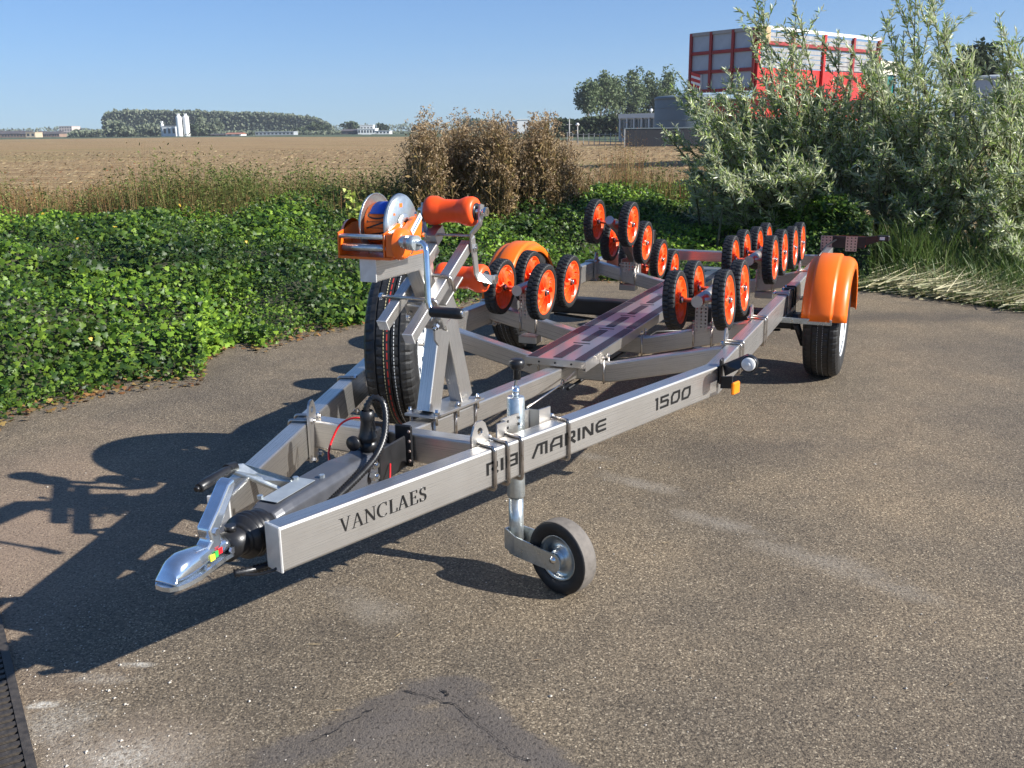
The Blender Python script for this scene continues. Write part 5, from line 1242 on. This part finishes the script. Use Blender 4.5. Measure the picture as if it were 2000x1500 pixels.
# ---- bow rollers and their arms
def bow_roller(c, L, ns=24):
    h = L/2
    mb = MB(); mb.lathe([(-h+.004, .012), (-h, .030), (-h+.003, .038), (-h+.012, .0415), (-h+.03, .041), (-h+.048, .034), (-h+.056, .0325), (h-.056, .0325), (h-.048, .034), (h-.03, .041), (h-.012, .0415), (h-.003, .038), (h, .030), (h-.004, .012)], 40, 'Y', c)
    o = part('bow_roller', mb, 'polyroller', trailer)
    mb = MB(); mb.lathe([(-h-.002, .010), (-h-.002, .024), (-h+.006, .024)], 28, 'Y', c); mb.lathe([(h+.002, .010), (h+.002, .024), (h-.006, .024)], 28, 'Y', c); part('bush', mb, 'black', o)
    mb = MB(); mb.tube([c+Vector((0, -h-.034, 0)), c+Vector((0, h+.03, 0))], .0075, 14)
    t = Vector((0, -h-.026, 0)); hexnut(mb, c+t, (0, -1, 0), .014, .008); part('spindle', mb, 'nut', o)
U = Vector((2.42, 0, .998)); Lw = Vector((2.475, 0, .800))
bow_roller(U, .155); bow_roller(Lw, .155)
for s in (-1, 1):
    y1, y2, y3 = .092*s, .074*s, .092*s
    # bar outline centre line with jogs, as a swept flat strip 24 x 5 mm
    P = [(2.425, y1, 1.018), (2.418, y1, .985), (2.412, y1, .965), (2.395, y2, .938), (2.398, y2, .925), (2.412, y2, .865), (2.420, y2, .825), (2.428, y2+.002*s, .812), (2.455, .104*s, .802), (2.49, .104*s, .797)]
    P = [Vector(p) for p in P]; wv = .0125; mb = MB(); vs = []
    for i, p in enumerate(P):
        t = (P[min(i+1, len(P)-1)]-P[max(i-1, 0)]).normalized()
        a = Vector((1, 0, 0)) if i < 7 else Vector((0, 0, 1))
        if i == 7: a = Vector((.7, 0, .7))
        a = (a-t*a.dot(t)).normalized(); nn = t.cross(a).normalized()*.0025
        vs += [p-a*wv-nn, p+a*wv-nn, p+a*wv+nn, p-a*wv+nn]
    fs = [(0, 1, 2, 3), tuple(len(vs)-4+k for k in (3, 2, 1, 0))]
    for i in range(len(P)-1):
        for k in range(4): fs.append((i*4+k, i*4+(k+1) % 4, i*4+4+(k+1) % 4, i*4+4+k))
    mb.add(vs, fs); arm = part('roller_arm', mb, 'steel_dull', trailer)
    nm = MB(); nm.tube([(2.405, .06*s, .897), (2.405, .085*s, .897)], .005, 8); hexnut(nm, (2.405, .0765*s, .897), (0, s, 0), .011, .007); part('arm_bolt', nm, 'nut', arm)
mb = MB(); mb.tube([(2.40, -.074, .932), (2.40, .074, .932)], .0038, 8); part('spacer_rod', mb, 'rod', trailer)
mb = MB(); mb.box((2.40, .052, .925), (.035, .036, .036), rt); mb.box((2.425, .052, .936), (.03, .03, .03), rt); part('tube_end_block', mb, 'steel_dull', trailer)

# ---- coupling, overrun body, brake lever, plug
mb = MB()
body = [(-.046, -.043), (-.046, .030), (-.034, .044), (.034, .044), (.046, .030), (.046, -.043)]
b0 = Vector((1.535, 0, .402)); 
vs = []; sta = [(1.505, .80), (1.53, .95), (1.56, 1), (1.80, 1), (1.86, .86), (1.92, .84)]
for x, k in sta: vs += [(x, y*k, .398+.018*(x-1.5)+z*(k if z > 0 else 1)) for y, z in body]
fs = [tuple(range(6)), tuple(range(len(vs)-1, len(vs)-7, -1))]
for i in range(len(sta)-1):
    for k in range(6): fs.append((i*6+k, i*6+(k+1) % 6, i*6+6+(k+1) % 6, i*6+6+k))
mb.add(vs, fs); ob = part('overrun_body', mb, 'grey_paint', trailer)
md = ob.modifiers.new('b', 'BEVEL'); md.width = .004; md.segments = 2; md.limit_method = 'ANGLE'
mb = MB(); mb.box((1.605, .004, .4465), (.14, .046, .0012), Matrix.Rotation(-.018, 3, 'Y')); part('data_plate', mb, 'sticker_grey', ob)
nm = MB()
for x, y in ((1.54, .03), (1.665, .028), (1.70, -.02)): hexnut(nm, (x, y, .445), (0, 0, 1), .007, .008)
part('body_bolt', nm, 'zinc', ob)
nm = MB()
for z in (.425, .395): hexnut(nm, (1.87, -.045, z), (0, -1, 0), .012, .014); nm.tube([(1.87, -.04, z), (1.87, -.066, z)], .006, 8)
part('body_bolt', nm, 'nut', ob)
mb = MB()
mb.box((2.045, -.036, .418), (.008, .052, .115), None, .006); mb.box((2.045, .036, .418), (.008, .052, .115), None, .006)
mb.box((1.975, -.041, .405), (.13, .008, .085), None, .003); mb.box((1.975, .041, .405), (.13, .008, .085), None, .003); mb.box((1.96, 0, .362), (.12, .08, .01)); mb.box((1.94, 0, .44), (.07, .082, .01), None, .002)
brk = part('coupling_bracket', mb, 'black_paint', trailer)
nm = MB()
for y in (-.054, .054):
    for z in (.378, .405, .432, .459): nm.lathe([(-.001, 0), (-.001, .0042), (0, .0042)], 10, 'X', (2.0405, y, z))
part('bracket_hole', nm, 'pinkplate', brk)
# bellows
prof = [(0, .020), (0, .034), (.006, .036)]
for k in range(3): prof += [(.010+k*.013, .037+.003*k), (.016+k*.013, .050-.001*abs(k-1)), (.020+k*.013, .050-.001*abs(k-1))]
prof += [(.050, .036), (.058, .043), (.075, .043), (.078, .03)]
mb = MB(); mb.lathe(prof, 44, 'X', (1.425, 0, .400)); mb.lathe([(-.042, .020), (-.042, .031), (.002, .031)], 32, 'X', (1.425, 0, .400)); mb.tube([(1.405, 0, .43), (1.405, 0, .442)], .012, 16); mb.tube([(1.52, 0, .39), (1.46, -.01, .375)], .03, 16)
bel = part('rubber_bellows', mb, 'black', trailer)
# coupling head: loft of cross sections
mb = MB(); secs = [(1.205, .030, .006, .400), (1.212, .036, .012, .401), (1.216, .030, .028, .405), (1.232, .036, .040, .409), (1.255, .039, .046, .411), (1.285, .036, .043, .411), (1.315, .028, .036, .411), (1.345, .023, .030, .410), (1.375, .022, .028, .408), (1.400, .024, .026, .406)]
vs = []; n = 20
for x, w_, h_, zc in secs:
    for k in range(n):
        a = 2*PI*k/n; y, z = math.cos(a), math.sin(a)
        zz = zc+h_*(z if z > 0 else z*.55)*.66
        vs.append((x*.93+.094, w_*.80*y*(abs(y)**-.25 if abs(y) > .01 else 1)*.97, zz))
fs = [tuple(range(n-1, -1, -1)), tuple(range((len(secs)-1)*n, len(secs)*n))]
for i in range(len(secs)-1):
    for k in range(n): fs.append((i*n+k, i*n+(k+1) % n, (i+1)*n+(k+1) % n, (i+1)*n+k))
mb.add(vs, fs, True)
out = [(1.196, .0), (1.199, .022), (1.212, .036), (1.235, .044), (1.27, .046), (1.31, .038), (1.36, .030), (1.395, .030)]
out = [(x*.93+.094, y*.80) for x, y in out]; poly = [(x, y, .387) for x, y in out]+[(x, -y, .387) for x, y in reversed(out[1:])]
mb.prism(poly, (0, 0, .009)); head = part('coupling_head', mb, 'zinc_bright', trailer)
mb = MB(); mb.box((1.322, -.0235, .410), (.013, .002, .012), None); part('sticker', mb, 'yellow', head)
mb = MB(); mb.box((1.335, -.0225, .412), (.009, .002, .013), None); part('sticker', mb, 'green', head)
mb = MB(); mb.box((1.347, -.0215, .414), (.011, .002, .012), None); part('sticker', mb, 'red', head)
for x, z in ((1.305, .396), (1.378, .403)): nm = MB(); hexnut(nm, (x, -.022, z), (0, -1, 0), .008, .006); part('head_bolt', nm, 'nut', head)
# release handle
mb = MB()
side = [(1.30, .415), (1.33, .440), (1.325, .465), (1.355, .495), (1.395, .540), (1.412, .545), (1.418, .532), (1.410, .518), (1.36, .455), (1.362, .425), (1.345, .410)]
mb.prism([(x, .017, z) for x, z in side], (0, -.034, 0)); hd = part('release_handle', mb, 'zinc_bright', trailer)
bv = hd.modifiers.new('b', 'BEVEL'); bv.width = .006; bv.segments = 3; bv.limit_method = 'ANGLE'
mb = MB(); mb.prism([(1.352, .020, .425), (1.352, .020, .475), (1.375, .020, .488), (1.398, .020, .482), (1.402, .020, .435), (1.385, .020, .42)], (0, .004, 0)); part('handle_flap', mb, 'cap', hd)
mb = MB(); hexnut(mb, (1.345, -.016, .455), (0, -1, 0), .008, .006); part('pivot_bolt', mb, 'nut', hd)
mb = MB(); mb.box((1.318, 0, .422), (.032, .030, .02), None, .005); part('handle_seat', mb, 'cap', head)
# hand brake lever, folded forward
mb = MB(); mb.prism([(1.70, .045, .425), (1.665, .045, .448), (1.64, .155, .478), (1.62, .172, .480), (1.605, .172, .470), (1.62, .135, .455), (1.66, .05, .41)], (.006, 0, -.012))
lv = part('hand_brake_lever', mb, 'zinc', trailer)
bv = lv.modifiers.new('b', 'BEVEL'); bv.width = .003; bv.segments = 2
mb = MB(); mb.tube([(1.625, .165, .472), (1.605, .17, .472), (1.60, .17, .472)], .013, 16); ps = [(1.605, .164, .472), (1.59, .164, .472), (1.53, .160, .470), (1.497, .158, .468), (1.493, .158, .468)]
mb.tube(ps, [.010, .0115, .0125, .012, .009], 20); mb.tube([(1.495, .158, .468), (1.484, .158, .467)], .006, 14); part('brake_grip', mb, 'black', lv)
# plug and parking socket
mb = MB(); mb.tube([(1.914, -.012, .445), (1.914, -.012, .47)], .022, 20); mb.lathe([(.47, .024), (.476, .026), (.482, .025), (.49, .022), (.52, .017), (.524, .0185), (.545, .0180), (.548, .014)], 28, 'Z', (1.914, -.012, 0))
pg = part('trailer_plug', mb, 'black', trailer)
mb = MB(); mb.lathe([(-.004, 0), (-.004, .019), (.004, .019), (.006, 0)], 24, 'X', (1.882, .012, .468)); mb.box((1.90, .012, .468), (.03, .012, .012)); mb.box((1.93, -.01, .475), (.03, .05, .05), None, .004); part('socket_flap', mb, 'black', pg)
def corrug(path, r, pitch=.0085, n=12):
    """corrugated sleeve along a smooth path"""
    P = [Vector(p) for p in path]; out = []
    for i in range(len(P)-1):
        p0, p1, p2, p3 = P[max(i-1, 0)], P[i], P[i+1], P[min(i+2, len(P)-1)]
        for k in range(24):
            t = k/24; out.append(.5*((2*p1)+(p2-p0)*t+(2*p0-5*p1+4*p2-p3)*t*t+(3*p1-p0-3*p2+p3)*t**3))
    out.append(P[-1]); pts = [out[0]]; acc = 0
    for a, b in zip(out, out[1:]):
        L_ = (b-a).length; 
        while acc+L_ >= pitch/2: 
            f = (pitch/2-acc)/L_; a = a.lerp(b, f); pts.append(a.copy()); L_ = (b-a).length; acc = 0
        acc += L_
    rs = [r*(1 if k % 2 else .66) for k in range(len(pts))]
    return pts, rs
mb = MB(); pts, rs = corrug([(1.914, -.012, .54), (1.914, -.012, .558), (1.925, -.026, .578), (1.93, -.048, .570), (1.92, -.062, .535), (1.895, -.070, .49), (1.85, -.072, .455), (1.78, -.070, .430), (1.68, -.066, .405), (1.58, -.062, .375), (1.50, -.060, .355), (1.45, -.058, .345), (1.405, -.045, .35), (1.375, -.025, .352)], .0098)
mb.tube(pts, rs, 12); part('cable_sleeve', mb, 'black', trailer)
def smooth(path, k=10):
    P = [Vector(p) for p in path]; out = []
    for i in range(len(P)-1):
        p0, p1, p2, p3 = P[max(i-1, 0)], P[i], P[i+1], P[min(i+2, len(P)-1)]
        for j in range(k):
            t = j/k; out.append(.5*((2*p1)+(p2-p0)*t+(2*p0-5*p1+4*p2-p3)*t*t+(3*p1-p0-3*p2+p3)*t**3))
    return out+[P[-1]]
mb = MB(); mb.tube(smooth([(1.96, .01, .49), (1.965, .03, .505), (1.96, .065, .505), (1.955, .10, .485), (1.94, .115, .45), (1.92, .115, .42), (1.90, .10, .39)]), .0028, 8); mb.tube(smooth([(1.95, -.05, .40), (1.90, -.075, .36), (1.86, -.08, .34)]), .002, 8)
part('breakaway_cable', mb, 'red', trailer)
mb = MB(); mb.tube(smooth([(1.38, -.03, .35), (1.40, -.06, .345), (1.415, -.09, .352), (1.43, -.10, .36)]), .003, 8); part('wire', mb, 'black', trailer)

# ---- jockey wheel
JX, JY = 2.243, -.272
top = Vector((JX, JY, 0)); bot = Vector((JX-.035, JY-.012, 0))
def jp(z, dx=0, dy=0): t = (z-.08)/(.55-.08); return Vector((bot.x+(top.x-bot.x)*t+dx, bot.y+(top.y-bot.y)*t+dy, z))
mb = MB(); mb.tube([jp(.245), jp(.25), jp(.52), jp(.526)], [.023, .0245, .0245, .022], 28)
jt = part('jockey_post', mb, 'zinc', trailer)
mb = MB(); mb.tube([jp(.085), jp(.26)], .0205, 28); part('inner_post', mb, 'zinc', jt)
mb = MB(); mb.tube([jp(.526), jp(.552)], .010, 18); part('spindle_collar', mb, 'zinc_bright', jt)
mb = MB(); mb.box((jp(.562)).to_tuple(), (.012, .004, .03), Matrix.Rotation(.15, 3, 'X')); part('crank_blade', mb, 'zinc_bright', jt)
mb = MB(); k0 = jp(.573)+Vector((0, -.004, 0)); mb.lathe([(0, 0), (0, .010), (.026, .010), (.030, .017), (.036, .021), (.050, .021), (.056, .015), (.057, 0)], 28, 'Z', k0); part('crank_knob', mb, 'black', jt)
# clamp channel on the inside of the rail
mb = MB(); o = Vector((2.21, -.116-sl*(2.21-1.4195)+.0545, 0)); nI = Vector((.3036, .9527, 0)); dR = dr_
rotR = Matrix((dR, nI, Vector((0, 0, 1)))).transposed()
cs = [(-.11, .0), (-.075, .0), (-.070, .020), (.050, .028), (.058, .0), (.105, .0)]
vs = []
for a, b in cs:
    for z in (.325, .487): vs.append(o+dR*a+nI*(b)+Vector((0, 0, z)))
n0 = len(vs); vs += [v+nI*.005 for v in vs]
fs = []
for i in range(len(cs)-1):
    a = i*2; fs += [(a, a+2, a+3, a+1), (n0+a, n0+a+1, n0+a+3, n0+a+2), (a, n0+a, n0+a+2, a+2), (a+1, a+3, n0+a+3, n0+a+1)]
fs += [(0, 1, n0+1, n0), (10, n0+10, n0+11, 11)]
mb.add(vs, fs); cl = part('jockey_clamp', mb, 'steel_dull', trailer)
nm = MB()
for a, z in ((-.045, .475), (-.045, .458), (.0, .475), (.0, .458)):
    nm = MB(); nm.lathe([(-.0008, 0), (-.0008, .004), (0, .004)], 10, 'Y', o+dR*a+nI*.0215+Vector((0, 0, z))); part('clamp_hole', nm, 'ink', cl)
mb = MB(); mb.tube([o+dR*.06+nI*.045+Vector((0, 0, .485)), Vector((2.9, -.16, .39)), Vector((3.36, -.05, .33))], .003, 8); ring = [(2.86+.013*math.cos(k*PI/6), -.168, .392+.017*math.sin(k*PI/6)) for k in range(12)]
part('pull_wire', mb, 'rod', trailer); mb = MB(); mb.tube(ring, .0025, 8, closed=True); part('spring_ring', mb, 'black', trailer)
# fork and wheel
fd_ = Vector((-.36, -.933, 0)); ax_ = Vector((.933, -.36, 0)); wc = jp(.115)+fd_*.172; wc.z = .03+.100
rotJ = Matrix((fd_, ax_, Vector((0, 0, 1)))).transposed()        # local Y = axle
mb = MB()
for s in (-1, 1):
    q = jp(.1)
    pts = [(-.015, .021*s, -.026), (.03, .033*s, -.030), (.182, .033*s, -.028), (.194, .033*s, -.016), (.197, .033*s, .0), (.194, .033*s, .012), (.184, .033*s, .021), (.03, .033*s, .028), (-.015, .021*s, .033)]
    P_ = [q+rotJ @ Vector((a, b, 0))+Vector((0, 0, c+.025)) for a, b, c in pts]
    mb.prism(P_, rotJ @ Vector((0, .004*s, 0)))
mb.prism([jp(.1)+rotJ @ Vector((-.022, -.024, -.001)), jp(.1)+rotJ @ Vector((-.022, .024, -.001)), jp(.1)+rotJ @ Vector((-.022, .024, .058)), jp(.1)+rotJ @ Vector((-.022, -.024, .058))], rotJ @ Vector((.006, 0, 0)))
fk = part('jockey_fork', mb, 'zinc', jt)
jm = MB(); jprof = [(-.018, .062), (-.025, .066), (-.027, .085), (-.025, .096), (-.022, .0985), (-.016, .1), (-.015, .0985), (-.009, .1), (-.008, .0985), (-.001, .1), (.001, .0985), (.008, .1), (.009, .0985), (.015, .1), (.016, .0985), (.022, .0985), (.025, .096), (.027, .085), (.025, .066), (.018, .062)]
jm.lathe(jprof[:5]+jprof[-5:], 64, 'Y'); jm = jm.xf(Matrix.Identity(4))
jmesh = jm.mesh('jockey_tyre', M['rubber'])
jw = part('jockey_wheel', None, None, trailer, me=jmesh, at=wc, rot=rotJ)
tm = MB(); tm.lathe([(y, r+.0004) for y, r in jprof[4:-4]], 64, 'Y'); tmesh = tm.mesh('tread', M['tyre_grey'])
hm = MB(); hm.lathe([(-.020, .0625), (-.022, .061), (-.012, .056), (-.006, .045), (-.007, .030), (-.018, .024), (-.028, .020), (-.030, .009), (.030, .009), (.028, .020), (.018, .024), (.007, .030), (.006, .045), (.012, .056), (.022, .061), (.020, .0625)], 40, 'Y'); hmesh = hm.mesh('hub', M['zinc'])
bm_ = MB(); bm_.lathe([(-.044, 0), (-.044, .006), (-.038, .011), (.038, .011), (.044, .006), (.044, 0)], 12, 'Y'); bmesh_ = bm_.mesh('axle_bolt', M['nut'])
for nme, me in (('tread', tmesh), ('hub', hmesh), ('axle_bolt', bmesh_)):
    c = bpy.data.objects.new(nme, me); C.objects.link(c); c.parent = jw

# ---- side marker lamp at the bend
for s in (-1,):
    mb = MB(); mb.box((3.085, .650*s, .432), (.035, .009, .085), None, .003)
    arm_ = [(3.08, .655*s, .455), (3.07, .665*s, .418), (3.03, .715*s, .455), (3.02, .745*s, .48), (3.03, .76*s, .50), (3.045, .74*s, .505)]
    mb.prism(arm_, (.012, 0, 0)); mb.prism([(3.07, .652*s, .415), (3.07, .652*s, .375), (3.07, .69*s, .378), (3.07, .69*s, .42)], (.01, 0, 0))
    mk = part('marker_bracket', mb, 'black', trailer)
    mb = MB(); mb.lathe([(.004, .018), (.004, .026), (.012, .0275), (.030, .0275), (.040, .024), (.042, 0)], 28, 'X', (3.0, .752*s, .482)); part('lamp_body', mb, 'black', mk)
    mb = MB(); mb.lathe([(0, 0), (0, .019), (.003, .0225), (.008, .0225)], 28, 'X', (2.999, .752*s, .482)); mb.lathe([(-.002, 0), (-.002, .007), (0, .0085)], 20, 'X', (2.999, .752*s, .482)); part('lamp_lens', mb, 'lens_white', mk)
    mb = MB(); mb.box((3.055, .705*s, .386), (.045, .012, .042), Matrix.Rotation(.3*s, 3, 'Z'), .004); part('side_reflector', mb, 'lens_orange', mk)
# ---- tail: number board carrier with rear lamps
for s in (-1, 1):
    mb = MB(); mb.box((6.56, .70*s, .485), (.03, .28, .075), None, .004); mb.prism([(6.55, .82*s, .46), (6.55, .82*s, .52), (6.53, .93*s, .535), (6.53, .93*s, .50)], (.03, 0, 0))
    tb = part('tail_bracket', mb, 'black', trailer)
    for y in (.60, .755):
        mb = MB(); perf_plate(mb, (6.535, y*s, .475), (0, 1, 0), (0, 0, 1), 3, 5, .0235, .019, .005, (.004, 0, 0)); part('perforated_plate', mb, 'pinkplate', tb)
    mb = MB(); mb.box((6.53, .95*s, .520), (.05, .07, .036), None, .006); part('outline_lamp', mb, 'black', tb)
    mb = MB(); mb.box((6.502, .942*s, .520), (.004, .03, .018)); part('lamp_lens', mb, 'lens_white', tb)
    mb = MB(); mb.box((6.59, .74*s, .485), (.03, .2, .07), None, .004); part('tail_lamp', mb, 'lens_red', tb)
    mb = MB(); mb.tube([(5.9, .62*s, .46), (6.3, .63*s, .49), (6.53, .66*s, .50)], .006, 8); part('lamp_cable', mb, 'black', trailer)
